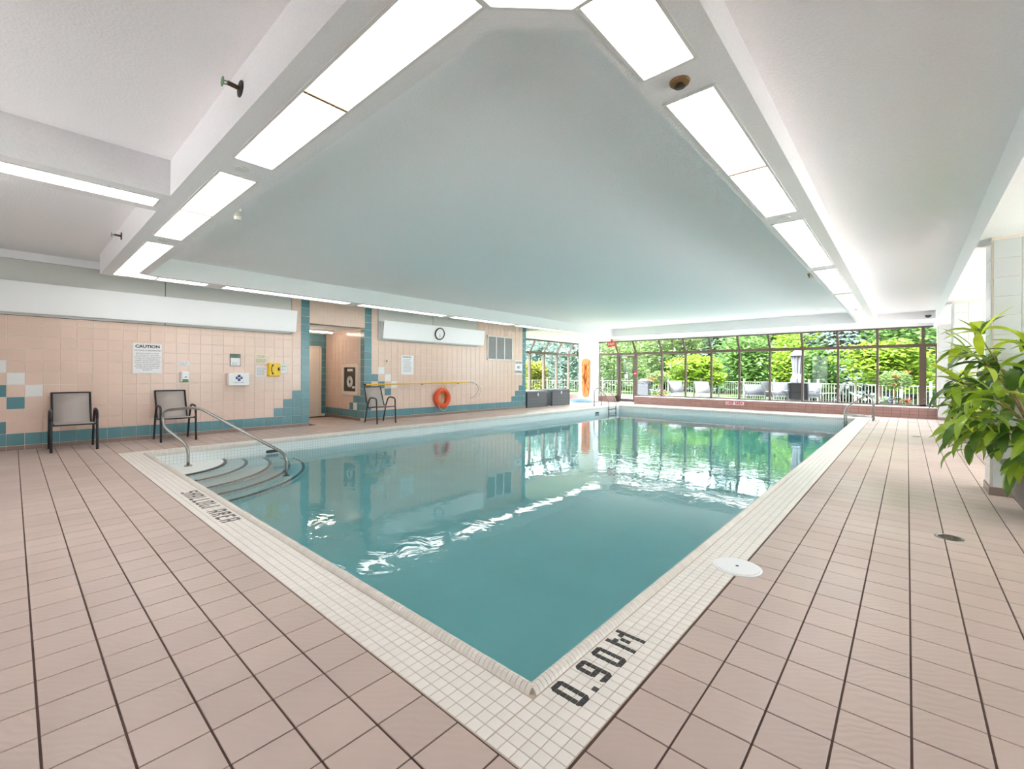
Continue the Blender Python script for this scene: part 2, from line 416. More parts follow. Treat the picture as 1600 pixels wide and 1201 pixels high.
# curved corner steps
st = thing('pool_steps', 'white quarter-round pool steps with dark nosing strips under the handrail', 'steps', (PX0, PY0, -1.12))
st['_local'] = 1
RR = (1.03, 1.33, 1.68, 1.97, 2.20); ZT = (-.222, -.40, -.58, -.76, -.94)
for k in range(5):
    pr = [(0,0)]+[(RR[k]*math.cos(a*PI/2/28), RR[k]*math.sin(a*PI/2/28)) for a in range(29)]
    zb = ZT[k+1] if k < 4 else -1.12
    MB().prism(pr, zb+1.12, ZT[k]+1.12).build('tread', M['basin_wall'], st)
    s_ = MB()
    for a in range(28):
        a0, a1 = a*PI/2/28, (a+1)*PI/2/28; r0, r1 = RR[k]-.045, RR[k]+.004
        z1, z0 = ZT[k]+1.12+.003, ZT[k]+1.12-.03
        c0, s0, c1, s1 = math.cos(a0), math.sin(a0), math.cos(a1), math.sin(a1)
        s_.quad((r0*c0,r0*s0,z1),(r1*c0,r1*s0,z1),(r1*c1,r1*s1,z1),(r0*c1,r0*s1,z1)); s_.quad((r1*c0,r1*s0,z0),(r1*c1,r1*s1,z0),(r1*c1,r1*s1,z1),(r1*c0,r1*s0,z1))
    s_.build('nosing', M['black_tile'], st, label='dark nosing strip')
# mosaic band
sur = MB()
e_ = .01
for r in ((ox0, PX0-e_, oy0, oy1), (PX1+e_, ox1, oy0, oy1), (PX0-e_, PX1+e_, oy0, PY0-e_), (PX0-e_, PX1+e_, PY1+e_, oy1)):
    sur.box(*r, -.05, -.0025)
sur = struct(sur.build('pool_surround', M['mgrout']))
LIP = .052
ms = []
Q = .0512; nb = 5; tw = (MO-LIP-.006)/nb
def strip(u0, u1, f):
    n = round((u1-u0)/Q); q = (u1-u0)/n
    for a in range(n):
        for b in range(nb): f(u0+(a+.5)*q, (b+.5)*tw, q-.003, tw-.003)
def addm(cx, cyy, wx, wy):
    q = px(cx, cyy, 0); sc = 0
    if q and in_view((cx, cyy, 0), 5): sc = EYE/q[2]**3*wx*wy
    ms.append((sc, cx, cyy, wx, wy))
strip(oy0+.003, oy1, lambda u, v, a, b: addm(ox1-v-.002, u, b, a))
strip(oy0+.003, oy1, lambda u, v, a, b: addm(ox0+v+.002, u, b, a))
strip(ox0+nb*tw, ox1-nb*tw-.004, lambda u, v, a, b: addm(u, oy0+v+.002, a, b))
strip(ox0+nb*tw, ox1-nb*tw-.004, lambda u, v, a, b: addm(u, oy1-v-.002, a, b))
ms.sort(reverse=True); mcache = {}; rest = MB()
for n, (sc, cx, cyy, wx, wy) in enumerate(ms):
    if n < 300:
        k = (round(wx, 3), round(wy, 3))
        if k not in mcache: mcache[k] = tmesh('tile', wx, wy, .004, .0012, M['mosaic'])
        put('tile', mcache[k], (cx, cyy, 0), sur)
    else:
        nn = len(rest.v); x0, x1, y0, y1 = cx-wx/2, cx+wx/2, cyy-wy/2, cyy+wy/2; b = .001
        rest.v += [(x0,y0,-.0035),(x1,y0,-.0035),(x1,y1,-.0035),(x0,y1,-.0035),(x0+b,y0+b,0),(x1-b,y0+b,0),(x1-b,y1-b,0),(x0+b,y1-b,0)]
        rest.f += [tuple(nn+i for i in q) for q in ((4,5,6,7),(0,1,5,4),(1,2,6,5),(2,3,7,6),(3,0,4,7))]
rest.build('tile', M['mosaic'], sur, kind='stuff')
# rounded coping pieces
cp = MB()
prof = [(-.008,-.06),(-.010,-.02),(-.004,.004),(.006,.018),(.020,.024),(.034,.020),(.045,.010),(LIP,-.001)]   # (distance out from the pool edge, z)
def cope(p0, p1, out):
    p0 = Vector(p0); p1 = Vector(p1); L = (p1-p0).length; n = round(L/.0256); d = (p1-p0)/n; o = Vector(out); g = d.normalized()*.0012
    for k in range(n):
        a = p0+d*k+g; b = p0+d*(k+1)-g; base = len(cp.v)
        for q in (a, b):
            for u, z in prof: cp.v.append((q.x+o.x*u, q.y+o.y*u, z))
        m = len(prof)
        for i in range(m-1): cp.f.append((base+i, base+i+1, base+m+i+1, base+m+i))
        cp.f.append(tuple(base+i for i in range(m))); cp.f.append(tuple(base+m+i for i in reversed(range(m))))
cope((PX0,PY0-.03,0), (PX0,PY1+.03,0), (-1,0,0)); cope((PX1,PY0-.03,0), (PX1,PY1+.03,0), (1,0,0))
cope((PX0-.03,PY0,0), (PX1+.03,PY0,0), (0,-1,0)); cope((PX0-.03,PY1,0), (PX1+.03,PY1,0), (0,1,0))
cp.build('coping', M['coping'], sur, kind='stuff')
bb = MB()
for r in ((PX0-LIP, PX0+.004, PY0-LIP, PY1+LIP), (PX1-.004, PX1+LIP, PY0-LIP, PY1+LIP), (PX0, PX1, PY0-LIP, PY0+.004), (PX0, PX1, PY1-.004, PY1+LIP)):
    bb.box(*r, -.055, -.0015)
bb.build('coping_bed', M['mgrout'], sur)

# tile lettering
GL = {'0': ["A1B","1.1","1.1","1.1","1.1","C1D"], '9': ["A1B","1.1","1.1","C11","..1","C1D"], 'M': ["1...1","11.11","1.1.1","1.1.1","1...1","1...1"], '.': ["1"],
 'S': ["A1B","1..","C1B","..1","..1","C1D"], 'H': ["1.1","1.1","111","1.1","1.1","1.1"], 'A': ["A1B","1.1","1.1","111","1.1","1.1"], 'L': ["1..","1..","1..","1..","1..","111"],
 'O': ["A1B","1.1","1.1","1.1","1.1","C1D"], 'W': ["1...1","1...1","1...1","1.1.1","1.1.1","C1.1D"], 'R': ["11B","1.1","11D","1B.","1.1","1.1"], 'E': ["111","1..","11.","1..","1..","111"]}
CELLP = {'1': [(0,0),(1,0),(1,1),(0,1)], 'A': [(0,0),(1,0),(1,1),(.5,1),(0,.4)], 'B': [(0,0),(1,0),(1,.4),(.5,1),(0,1)], 'C': [(0,.6),(.5,0),(1,0),(1,1),(0,1)], 'D': [(0,0),(.5,0),(1,.6),(1,1),(0,1)]}
lmesh = {}
def letters(root, items, O, ex, ey, cw, ch, fx=.9):
    """items: (char, start in cells); O world origin (bottom left), ex along, ey up"""
    O = Vector(O); ex = Vector(ex); ey = Vector(ey)
    for chr_, u in items:
        g = GL[chr_]
        for r, row in enumerate(g):
            v = len(g)-1-r
            for c, k in enumerate(row):
                if k == '.': continue
                key = (k, cw, ch, fx, tuple(ex))
                if key not in lmesh:
                    pts = [ex*((p[0]*fx+(1-fx)/2)*cw)+ey*((p[1]*.9+.05)*ch) for p in CELLP[k]]
                    pts = [(p.x, p.y) for p in pts]
                    lmesh[key] = MB().prism(pts, -.002, .0016).mesh('tile', M['black_tile'])
                q = O+ex*((u+c)*cw)+ey*(v*ch)
                put('tile', lmesh[key], q-Vector(root.location), root)
def lab_text(name, label, O, ex, ey, items, cw=.0245, ch=.0245, fx=.9):
    t = thing(name, label, 'depth marking', O); letters(t, items, O, ex, ey, cw, ch, fx); return t
c = .0247
lab_text('depth_marking', 'black tile numerals reading 0.90M in the white mosaic by the near corner', (-.905,1.43,.0005), (0,1,0), (-1,0,0),
         [('0',0),('.',(1.542-1.43)/c),('9',(1.606-1.43)/c),('0',(1.734-1.43)/c),('M',(1.868-1.43)/c)], c, c)
it = []; u = 0
for ch in 'SHALLOW':
    it.append((ch, u)); u += len(GL[ch][0])+1
u = (-4.665+5.605)/.0278
for ch in 'AREA': it.append((ch, u)); u += 4.3
lab_text('area_marking', 'black tile letters reading SHALLOW AREA beside the pool steps', (-5.605,1.168,.0005), (1,0,0), (0,1,0), it, .0278, .0247, .62)
lab_text('depth_marking', 'thin row of black tile numerals on the far mosaic edge below the second chair', (-8.79,2.02,.0005), (0,-1,0), (1,0,0)
         , [('0',0),('.',4.5),('9',7),('0',12.3),('M',17.6)], c, .018).location.z = .0005
# two gutter grilles in the left pool wall
for y0, y1, lb in ((3.10, 3.31, 'dark slotted gutter grille above the waterline beside the steps'), (14.6, 14.85, 'dark gutter grille near the far ladder')):
    g = thing('gutter_grille', lb, 'grille', (PX0+.001, (y0+y1)/2, -.21), group='gutter grilles')
    MB().box(PX0, PX0+.012, y0, y1, -.215, -.165).build('frame', M['plastic_dark'], g)
    b_ = MB()
    for k in range(6): yy = y0+.012+k*(y1-y0-.024)/5.99; b_.box(PX0+.012, PX0+.016, yy, yy+.012, -.21, -.17)
    b_.build('bars', M['black'], g)

# ------------------------------------------------------------------ tiled left wall
WT, WH, WZ0 = .1990, .1935, .07
wl = MB()
wl.box(WLX-.2, WLX, YB, 4.716, -.1, ZC); wl.box(WLX-.2, WLX, 6.16, YE, -.1, ZC); wl.box(WLX-.2, WLX, 4.716, 6.16, 2.43, ZC)
wl = struct(wl.build('wall_left', M['wgrout']))
TM = {k: MB().bbox(-WT/2+.0028, WT/2-.0028, -WH/2+.0028, WH/2-.0028, -.002, .006, .002).xf(WX).mesh('tile', M[k]) for k in ('peach','teal','white_tile')}
def half(wy, wz, k): return MB().bbox(-wy/2+.0028, wy/2-.0028, -wz/2+.0028, wz/2-.0028, -.002, .006, .002).xf(WX).mesh('tile', M[k])
wc = []
def wcolor(c, r, ncol, left_pat, steps_right, col_full):
    if r == 0: return 'teal'
    if c in col_full: return 'teal'
    d = ncol-1-c
    if steps_right and 1 <= d <= 3 and r <= 4-d: return 'teal'
    if left_pat is not None:
        k = c-left_pat
        if (r, k) in ((6,1),(5,2),(4,3)): return 'white_tile'
        if (r, k) in ((5,0),(4,1),(3,2)): return 'teal'
    return 'peach'
n1 = 33; ys1 = 4.716-n1*WT
for c in range(n1):
    for r in range(15):
        y = ys1+(c+.5)*WT; z = WZ0+(r+.5)*WH
        k = wcolor(c, r, n1, 7, True, (n1-1,))
        if c == 8 and r == 1: k = 'teal'
        wc.append((y, z, k))
n2 = 33; w2 = (YE-6.16)/n2
for c in range(n2):
    for r in range(15):
        y = 6.16+(c+.5)*w2; z = WZ0+(r+.5)*WH
        wc.append((y, z, wcolor(c, r, n2, 1, True, (0, n2-1))))
for c in range(7):
    for r in range(3): wc.append((4.716+(c+.5)*(6.16-4.716)/7, 2.44+(r+.5)*WH, 'peach'))
def hidden(y, z):      # behind the uplight boards and grey panels
    return (z > 2.2 and (y < 4.28 or 6.60 < y < 10.22))
wc = [(px(WLX, y, z), y, z, k) for y, z, k in wc if not (z > 2.30 and (y < 4.2 or 6.7 < y < 10.1))]
wc.sort(key=lambda q: (0 if (q[0] and -14 < q[0][0] and not hidden(q[1], q[2])) else 1, q[0][2] if q[0] else 99))
rest = {k: MB() for k in TM}
for n, (q, y, z, k) in enumerate(wc):
    if n < 300: put('tile', TM[k], (WLX, y, z), wl)
    else:
        b_ = MB().bbox(-WT/2+.0028, WT/2-.0028, -WH/2+.0028, WH/2-.0028, -.002, .006, .002).xf(Matrix.Translation((WLX, y, z)) @ WX)
        o = len(rest[k].v); rest[k].v += b_.v; rest[k].f += [tuple(i+o for i in f) for f in b_.f]
for k in rest: rest[k].build('tile', M[k], wl, kind='stuff')
bsb = MB()
for a, b in ((-1.85, 4.716), (6.16, YE)):
    n = round((b-a)/P)
    for i in range(n):
        y0 = a+(b-a)*i/n+.002; y1 = a+(b-a)*(i+1)/n-.002
        bsb.box(WLX-.01, WLX+.012, y0, y1, -.003, WZ0-.004)
bsb.build('base_tile', M['base_tile'], wl, kind='stuff')
struct(MB().box(WLX-.01, WLX+.02, YB, YE, 3.04, ZC).build('trim_1', M['plaster']))
# grey glass band above the uplights
for i, (a, b, sm) in enumerate(((-2.2, 4.29, (1.95,)), (6.55, 10.25, (8.40,)))):
    t = sempty('wall_left_panel_band')
    cuts = [a, *sm, b]
    for k in range(len(cuts)-1):
        MB().box(WLX-.002, WLX+.012, cuts[k]+.006, cuts[k+1]-.006, 2.15, 3.035).build('panel', M['grey_panel'], t)
    MB().box(WLX-.002, WLX+.006, a-.008, b+.008, 2.14, 3.04).build('joint', M['dark_joint'], t)
# recess with door
rc = MB(); rx = -12.75
rc.box(rx-.1, rx, 4.5, 6.5, -.15, 2.6); rc.box(rx, WLX-.2, 6.18, 6.3, -.15, 2.6); rc.box(rx, WLX-.2, 4.6, 4.716, -.15, 2.6)
rc = struct(rc.build('wall_recess', M['wgrout']))
struct(MB().box(rx, WLX-.01, 4.6, 6.3, 2.43, 2.55).build('ceiling_recess', M['plaster']))
TY = {k: MB().bbox(-WT/2+.0028, WT/2-.0028, -WH/2+.0028, WH/2-.0028, -.002, .006, .002).xf(WY).mesh('tile', M[k]) for k in ('peach','teal','white_tile')}
for c in range(11):
    for r in range(12):
        x = WLX-.0-(c+.5)*WT; z = WZ0+(r+.5)*WH
        k = 'peach'
        if r == 0 or c == 0: k = 'teal'
        if (r, c) in ((1,1),(1,3),(2,2),(2,1)): k = 'teal'
        if (r, c) == (1,2): k = 'white_tile'
        put('tile', TY[k], (x, 6.16 if c == 0 else 6.18, z), rc)
for c in range(3):
    for r in range(12):
        y = 6.18-(c+.5)*WT; z = WZ0+(r+.5)*WH
        if c > 0 and z < 2.02: continue
        if c == 0 and False: continue
        put('tile', TM['teal'], (rx, y, z), rc)
for c in range(4):
    put('tile', TM['teal'], (rx, 6.18-(c+3.5)*WT, WZ0+10.5*WH), rc); put('tile', TM['teal'], (rx, 6.18-(c+3.5)*WT, WZ0+11.5*WH), rc)
MB().box(rx, WLX, 6.166, 6.182, 0, WZ0-.004).build('base_tile', M['base_tile'], rc)
d2 = sempty('door_1'); d2.location = (rx, 5.6, 0)
lf = MB().box(rx, rx+.02, 5.08, 5.98, .0, 1.98).build('door_leaf', M['cream_door'], d2)
fr = MB(); fr.box(rx, rx+.05, 5.98, 6.03, 0, 2.03); fr.box(rx, rx+.05, 5.03, 5.08, 0, 2.03); fr.box(rx, rx+.05, 5.03, 6.03, 1.98, 2.03); fr.build('door_frame', M['cream_door'], d2)
MB().box(rx+.02, rx+.024, 5.30, 5.62, 1.38, 1.46).build('door_plate', M['steel_dull'], lf)
MB().tube([(rx+.02,5.16,1.0),(rx+.07,5.16,1.0),(rx+.07,5.28,1.0)], .009).build('door_handle', M['steel'], lf)
ft = thing('fluorescent_light', 'slim fluorescent batten light on the recess ceiling', 'light', (-11.9, 5.35, 2.43))
MB().box(-11.97, -11.83, 4.75, 5.98, 2.385, 2.428).build('body', M['frame_white'], ft)
MB().tube([(-11.9,4.78,2.372),(-11.9,5.95,2.372)], .02).build('tube', M['tube'], ft)
# fire cabinet on the recess side wall
fc = thing('fire_cabinet', 'white framed fire hose cabinet with dark glass in the recess', 'cabinet', (-11.27, 6.174, .66))
f = MB(); f.box(-11.70,-10.86,6.135,6.176,.66,.76); f.box(-11.70,-10.86,6.135,6.176,1.41,1.50); f.box(-11.70,-11.59,6.135,6.176,.76,1.41); f.box(-10.97,-10.86,6.135,6.176,.76,1.41)
f.build('frame', M['cream_door'], fc)
gl = MB().box(-11.59,-10.97,6.15,6.176,.76,1.41).build('glass', mat('dark_cabinet_glass', (58,48,44), .12), fc)
MB().box(-11.42,-11.14,6.144,6.15,1.30,1.37).build('label_plate', M['device'], gl); MB().box(-11.16,-11.02,6.144,6.15,.84,.90).build('label_plate', M['device'], gl)
h = MB()
for k in range(5): h.tube(arc((-11.28,6.144,1.02), .06+.022*k, 0, 2*PI, 18)[:-1], .008, 5, True)
h.build('hose', M['device'], fc)

# uplight boards
def uplight(y0, y1, label):
    t = thing('uplight_cove', label, 'light cove', (WLX, (y0+y1)/2, 2.18), group='white uplight coves on the tiled wall')
    pr = [(WLX+.10,2.19),(WLX+.125,2.19),(WLX+.20,2.665),(WLX+.175,2.665)]
    m = MB(); n = 0
    for y in (y0, y1): m.v += [(x,y,z) for x, z in pr]
    m.f += [(0,1,2,3),(7,6,5,4),(0,4,5,1),(1,5,6,2),(2,6,7,3),(3,7,4,0)]
    m.build('board', M['white'], t)
    for y in (y0, y1-.015):
        e = MB(); q = [(WLX+.015,2.19),(WLX+.12,2.19),(WLX+.18,2.60),(WLX+.015,2.66)]
        e.v = [(x,y,z) for x, z in q]+[(x,y+.015,z) for x, z in q]
        e.f = [(0,1,2,3),(7,6,5,4),(0,4,5,1),(1,5,6,2),(2,6,7,3),(3,7,4,0)]
        e.build('end_cap', M['white'], t)
    MB().box(WLX+.015, WLX+.11, y0, y1, 2.185, 2.2).build('bottom_board', M['white'], t)
    return t
uplight(-2.0, 4.35, 'long slanted white uplight cove above the caution sign')
uplight(6.62, 10.42, 'shorter slanted white uplight cove carrying the wall clock')

# ------------------------------------------------------------------ ceilings, beams, shell
def box(name, m, *r): return struct(MB().box(*r).build(name, m))
box('ceiling', M['plaster'], XG-.5, -.70, YB, YG, ZC, ZC+.15)
box('ceiling_side', M['plaster'], -.70, .6, YB, YG, ZR, ZR+.26)
box('ceiling_alcove', M['plaster'], .57, XR+.1, YB, YG+.1, ZA, ZC+.15)
# ring of soffits: near, right, left, far  (inner corner at the camera is cut at 45 degrees)
rb = MB()
rb.prism([(-9.82,.954),(-.667,.954),(-.667,18.35),(-.667,18.352),(-1.13,18.352),(-1.13,1.76),(-1.42,1.486),(-9.29,1.486),(-9.29,1.49),(-9.82,1.49)], ZS, ZC+.05)
struct(rb.build('ceiling_beam', M['soffit']))
box('ceiling_beam_left', M['soffit'], -9.82, -9.29, 1.49, 18.352, ZS, ZC+.05)
box('ceiling_beam_far', M['soffit'], -9.29, -1.13, 17.0, 18.352, ZS, ZC+.05)
box('ceiling_beam_far_side', M['soffit'], -.667, .57, 17.0, 18.352, ZS, ZC+.05)
box('ceiling_beam_cross', M['soffit'], -5.56, -4.98, YB, .954, ZS, ZC+.05)
box('ceiling_soffit_solarium', M['soffit'], -11.9, -9.82, YE, 18.352, ZS, ZC+.05)
box('wall_left_return', M['plaster'], XG, WLX-.2, YE-.12, YE, 0, ZC)
box('wall_left_header', M['plaster'], -12.0, -11.86, YE, 18.352, 2.73, ZC)
box('wall_far_header', M['plaster'], -11.9, XR, 18.352, 18.46, 2.77, ZC)
box('wall_back', M['plaster'], XG, XR, YB-.15, YB, 2.75, ZC+.1)
box('wall_back_left', M['plaster'], XG, WLX+BW0*1.02, YB-.15, YB, 0, 2.75)
box('wall_back_right', M['plaster'], WLX+BW1*1.02, XR, YB-.15, YB, 0, 2.75)
w4 = sempty('added_window')  # invented glazing behind the camera, added to let in more daylight
MB().box(WLX+BW0*1.02, WLX+BW1*1.02, YB-.08, YB+.08, 0, .32).build('knee_wall', M['brown_tile'], w4)
for k in range(BW0, BW1+1): x = WLX+k*1.02; MB().box(x-.03, x+.03, YB-.05, YB+.05, .32, 2.75).build('mullion', M['bronze'], w4)
for k in range(BW0, BW1): x = WLX+k*1.02; MB().box(x+.03, x+.99, YB-.004, YB+.004, .32, 2.75).build('pane', M['glass'], w4)
box('wall_left_stub', M['plaster'], WLX-.2, WLX, YB-.1, -1.86, 0, ZC)

# ------------------------------------------------------------------ recessed light panels
def light(x0, x1, y0, y1, label, n=2, group='recessed ceiling light panels'):
    t = thing('ceiling_light', label, 'light', ((x0+x1)/2, (y0+y1)/2, ZS), group=group)
    b = .018; fr = MB()
    fr.box(x0-b, x1+b, y0-b, y0, ZS-.006, ZS+.012); fr.box(x0-b, x1+b, y1, y1+b, ZS-.006, ZS+.012)
    fr.box(x0-b, x0, y0, y1, ZS-.006, ZS+.012); fr.box(x1, x1+b, y0, y1, ZS-.006, ZS+.012)
    fr.build('frame', M['frame_white'], t)
    long_x = (x1-x0) > (y1-y0)
    for k in range(n):
        a0, a1 = k/n, (k+1)/n
        if long_x: r = (x0+(x1-x0)*a0+.004, x0+(x1-x0)*a1-.004, y0, y1)
        else: r = (x0, x1, y0+(y1-y0)*a0+.004, y0+(y1-y0)*a1-.004)
        MB().box(*r, ZS-.003, ZS-.001).build('diffuser', M['panel'], t)
    if n > 1:
        j = MB()
        for k in range(1, n):
            if long_x: xm = x0+(x1-x0)*k/n; j.box(xm-.010, xm+.010, y0, y1, ZS-.008, ZS)
            else: ym = y0+(y1-y0)*k/n; j.box(x0, x1, ym-.010, ym+.010, ZS-.008, ZS)
        j.build('joint', M['cane'], t)
    return t
ordn = ('first','second','third','fourth','fifth','sixth','seventh')
for k, (a, b) in enumerate(((1.65,2.285),(2.587,5.083),(5.397,7.887),(8.185,10.653),(10.93,13.40),(13.71,16.15),(16.43,17.10))):
    light(-1.067, -.805, a, b, f'white ceiling light panel in the right soffit, {ordn[k]} from the camera', 1 if b-a < 1 else 2)
for k, (b, a) in enumerate(((-1.38,-3.72),(-4.066,-6.54),(-6.917,-9.24))):
    light(a, b, 1.10, 1.36, f'white ceiling light panel in the near soffit, {ordn[k]} from the corner above the camera')
for k, (a, b) in enumerate(((1.66,2.37),(2.65,5.14),(5.44,7.98),(8.30,10.81),(11.10,13.60),(13.90,16.40))):
    light(-9.66, -9.40, a, b, f'white ceiling light panel in the soffit over the left deck, {ordn[k]} from the handrail', 1 if b-a < 1 else 2)
for k, (b, a) in enumerate(((-1.25,-3.72),(-4.02,-6.5),(-6.8,-9.24))):
    light(a, b, 17.22, 17.48, f'white ceiling light panel in the soffit by the far windows, {ordn[k]} from the right')
light(-5.40, -5.14, -1.6, .90, 'white ceiling light panel in the cross beam at the upper left')
def corner_light(pl, label):
    cx = sum(p[0] for p in pl)/5; c_ = sum(p[1] for p in pl)/5
    t = thing('ceiling_light', label, 'light', (cx, c_, ZS), group='recessed ceiling light panels')
    big = [(cx+(x-cx)*1.07, c_+(y-c_)*1.07) for x, y in pl]
    m = MB(); o = len(pl)
    m.v = [(*p, ZS-.007) for p in big]+[(*p, ZS-.007) for p in pl]+[(*p, ZS+.01) for p in big]+[(*p, ZS+.01) for p in pl]
    for i in range(o):
        j = (i+1) % o; m.f += [(i,j,o+j,o+i),(2*o+i,2*o+j,j,i),(o+i,o+j,3*o+j,3*o+i)]
    m.build('frame', M['frame_white'], t); MB().prism(pl, ZS-.003, ZS-.001).build('diffuser', M['panel'], t)
corner_light([(-1.35,1.385),(-1.095,1.63),(-.805,1.63),(-.805,1.10),(-1.35,1.10)], 'five-sided corner light panel above the camera at the top edge')
corner_light([(-9.40,1.63),(-9.27,1.37),(-9.27,1.10),(-9.66,1.10),(-9.66,1.63)], 'five-sided corner light panel over the pool steps')

# ------------------------------------------------------------------ pillars of the right alcove
def pillar(n, y0, label):
    t = struct(MB().box(.66, 1.70, y0, y0+.43, 0, ZA).build('pillar', M['wgrout']))
    T2 = MB().bbox(-.2/2+.002, .2/2-.002, -.2/2+.002, .2/2-.002, -.002, .006, .002)
    fy = MB(); fy.v = list(T2.v); fy.f = list(T2.f); mf = fy.xf(WY).mesh('tile', M['pillar_tile'])
    fx = MB(); fx.v = list(T2.v); fx.f = list(T2.f); mx_ = fx.xf(Matrix(((0,0,-1,0),(-1,0,0,0),(0,1,0,0),(0,0,0,1)))).mesh('tile', M['pillar_tile'])
    for r in range(13):
        for c in range(5): put('tile', mf, (.67+(c+.5)*.2, y0, .09+(r+.5)*.2), t)
        for c in range(2): put('tile', mx_, (.66, y0+.015+(c+.5)*.2, .09+(r+.5)*.2), t)
    MB().box(.645, 1.71, y0-.015, y0+.44, 0, .085).build('base_tile', M['base_tile'], t)
pillar(1, 6.93, ''); pillar(2, 12.31, ''); pillar(3, 17.72, '')
box('pillar_left', M['plaster'], -11.55, -10.75, 17.9, 18.36, 0, ZS)

# ------------------------------------------------------------------ glazing
def glazing(name, pts, along):
    pass
win = sempty('window_1')
mx = [.31, -.72, -1.75, -2.76, -3.78, -4.81, -5.84, -6.86, -7.87, -9.06, -9.94, -10.95, -12.2]
ZM = 2.20; ZSILL = .33
slb = MB()
def mull_v(x, w=.06, z0=ZSILL): MB().box(x-w/2, x+w/2, YG-.06, YG+.06, z0, ZM).build('mullion', M['bronze'], win)
for x in mx[1:9]: mull_v(x)
mull_v(.35, .16); mull_v(-9.06, .13, 0); mull_v(-9.94, .10, 0); mull_v(-10.95, .06, .30)
mull_v(.66, .06)
for x in mx[1:12]: MB().bar((x, YG, ZM), (x, YS, 2.74), .06, .07, (1,0,0)).build('rafter', M['bronze'], win)
MB().bar((.35, YG, ZM), (.35, YS, 2.74), .14, .07, (1,0,0)).build('rafter', M['bronze'], win)
MB().box(-12.2, .75, YG-.07, YG+.07, ZM-.05, ZM+.05).build('transom', M['bronze'], win)
MB().box(-11.9, .7, YS-.04, YS+.04, 2.72, 2.775).build('head_rail', M['bronze'], win)
MB().box(-9.0, .75, YG-.06, YG+.06, ZSILL-.02, ZSILL+.035).build('sill_rail', M['bronze'], win)
MB().box(-11.0, -9.94, YG-.06, YG+.06, .30, .335).build('sill_rail', M['bronze'], win)
xs = [.63, .43, -.72, -1.75, -2.76, -3.78, -4.81, -5.84, -6.86, -7.87, -9.0]
for b, a in zip(xs, xs[1:]):
    if b == .63: b, a = .63, .43
    elif b == .43: b = .27
    MB().box(a+.03, b-.03 if b > 0 else b-.03, YG-.005, YG+.005, ZSILL+.03, ZM-.05).build('pane', M['glass'], win)
MB().box(-10.92, -9.98, YG-.005, YG+.005, .33, ZM-.05).build('pane', M['glass'], win)
MB().box(-12.2, -10.98, YG-.005, YG+.005, .33, ZM-.05).build('pane', M['glass'], win)
sl = [.66, .35, -.72, -1.75, -2.76, -3.78, -4.81, -5.84, -6.86, -7.87, -9.06, -9.94, -10.95, -11.9]
for b, a in zip(sl, sl[1:]):
    m = MB(); m.quad((a+.03,YG,ZM+.04),(b-.03,YG,ZM+.04),(b-.03,YS,2.73),(a+.03,YS,2.73)); m.quad((a+.03,YS,2.738),(b-.03,YS,2.738),(b-.03,YG,ZM+.048),(a+.03,YG,ZM+.048))
    m.build('roof_pane', M['glass'], win)
# exterior door
dr = sempty('door_2'); dr.location = (-9.5, YG, 0)
f = MB(); f.box(-9.87,-9.80,YG-.03,YG+.03,.02,2.10); f.box(-9.20,-9.13,YG-.03,YG+.03,.02,2.10); f.box(-9.80,-9.20,YG-.03,YG+.03,.02,.16); f.box(-9.80,-9.20,YG-.03,YG+.03,2.02,2.10)
lf = f.build('door_leaf', M['bronze'], dr)
MB().box(-9.80,-9.20,YG-.004,YG+.004,.16,2.02).build('pane', M['glass'], lf)
MB().bar((-9.55,YG-.07,.95),(-9.2,YG-.07,.95),.04,.03).build('push_bar', M['black_metal'], lf)
MB().box(-9.72,-9.45,YG-.10,YG-.03,2.02,2.09).build('door_closer', M['steel_dull'], lf)
MB().box(-9.62,-9.46,YG-.012,YG-.005,1.08,1.26).build('notice', M['paper'], lf)
MB().box(-9.95,-9.93,YG-.09,YG-.05,.85,1.0).build('door_handle', M['steel'], lf)
ex = thing('exit_sign', 'red EXIT sign hanging over the glazed door', 'sign', (-9.95, 18.2, 2.62))
MB().box(-10.20,-9.78,18.18,18.24,2.52,2.74).build('housing', M['exit'], ex); text('EXIT', .15, WY, (-9.99,18.178,2.63), M['paper'], ex, width=.32)
MB().box(-10.02,-9.96,18.19,18.23,2.74,ZS).build('bracket', M['exit'], ex)
pl_ = thing('fire_pull_station', 'small red fire pull station on the door mullion', 'alarm', (-9.06, YG-.06, 1.3))
MB().box(-9.11,-9.01,YG-.10,YG-.061,1.25,1.40).build('body', M['red'], pl_); MB().box(-9.10,-9.02,YG-.112,YG-.10,1.29,1.32).build('handle', M['paper'], pl_)
# tiled knee walls
def knee(name, x0, x1, y0, y1, h):
    k = struct(MB().box(x0, x1, y0+.008, y1, 0, h-.012).build(name, M['grout']))
    nx = round((x1-x0)/P); q = (x1-x0)/nx; rows = 3; rh = (h-.02)/rows
    me = MB().bbox(-q/2+.003, q/2-.003, -rh/2+.003, rh/2-.003, -.004, .008, .0015).xf(WY).mesh('tile', M['brown_tile'])
    for i in range(nx):
        for r in range(rows): put('tile', me, (x0+(i+.5)*q, y0+.008, .004+(r+.5)*rh), k)
    MB().box(x0, x1, y0, y1, h-.012, h).build('sill', M['white'], k)
knee('wall_far_knee', -8.80, .655, 18.02, YG+.06, .32)
knee('wall_far_knee_left', -11.3, -9.98, 18.45, YG+.06, .30)
kl = struct(MB().box(XG-.06, XG+.35, YE, YG, 0, .31).build('wall_left_knee', M['brown_tile']))
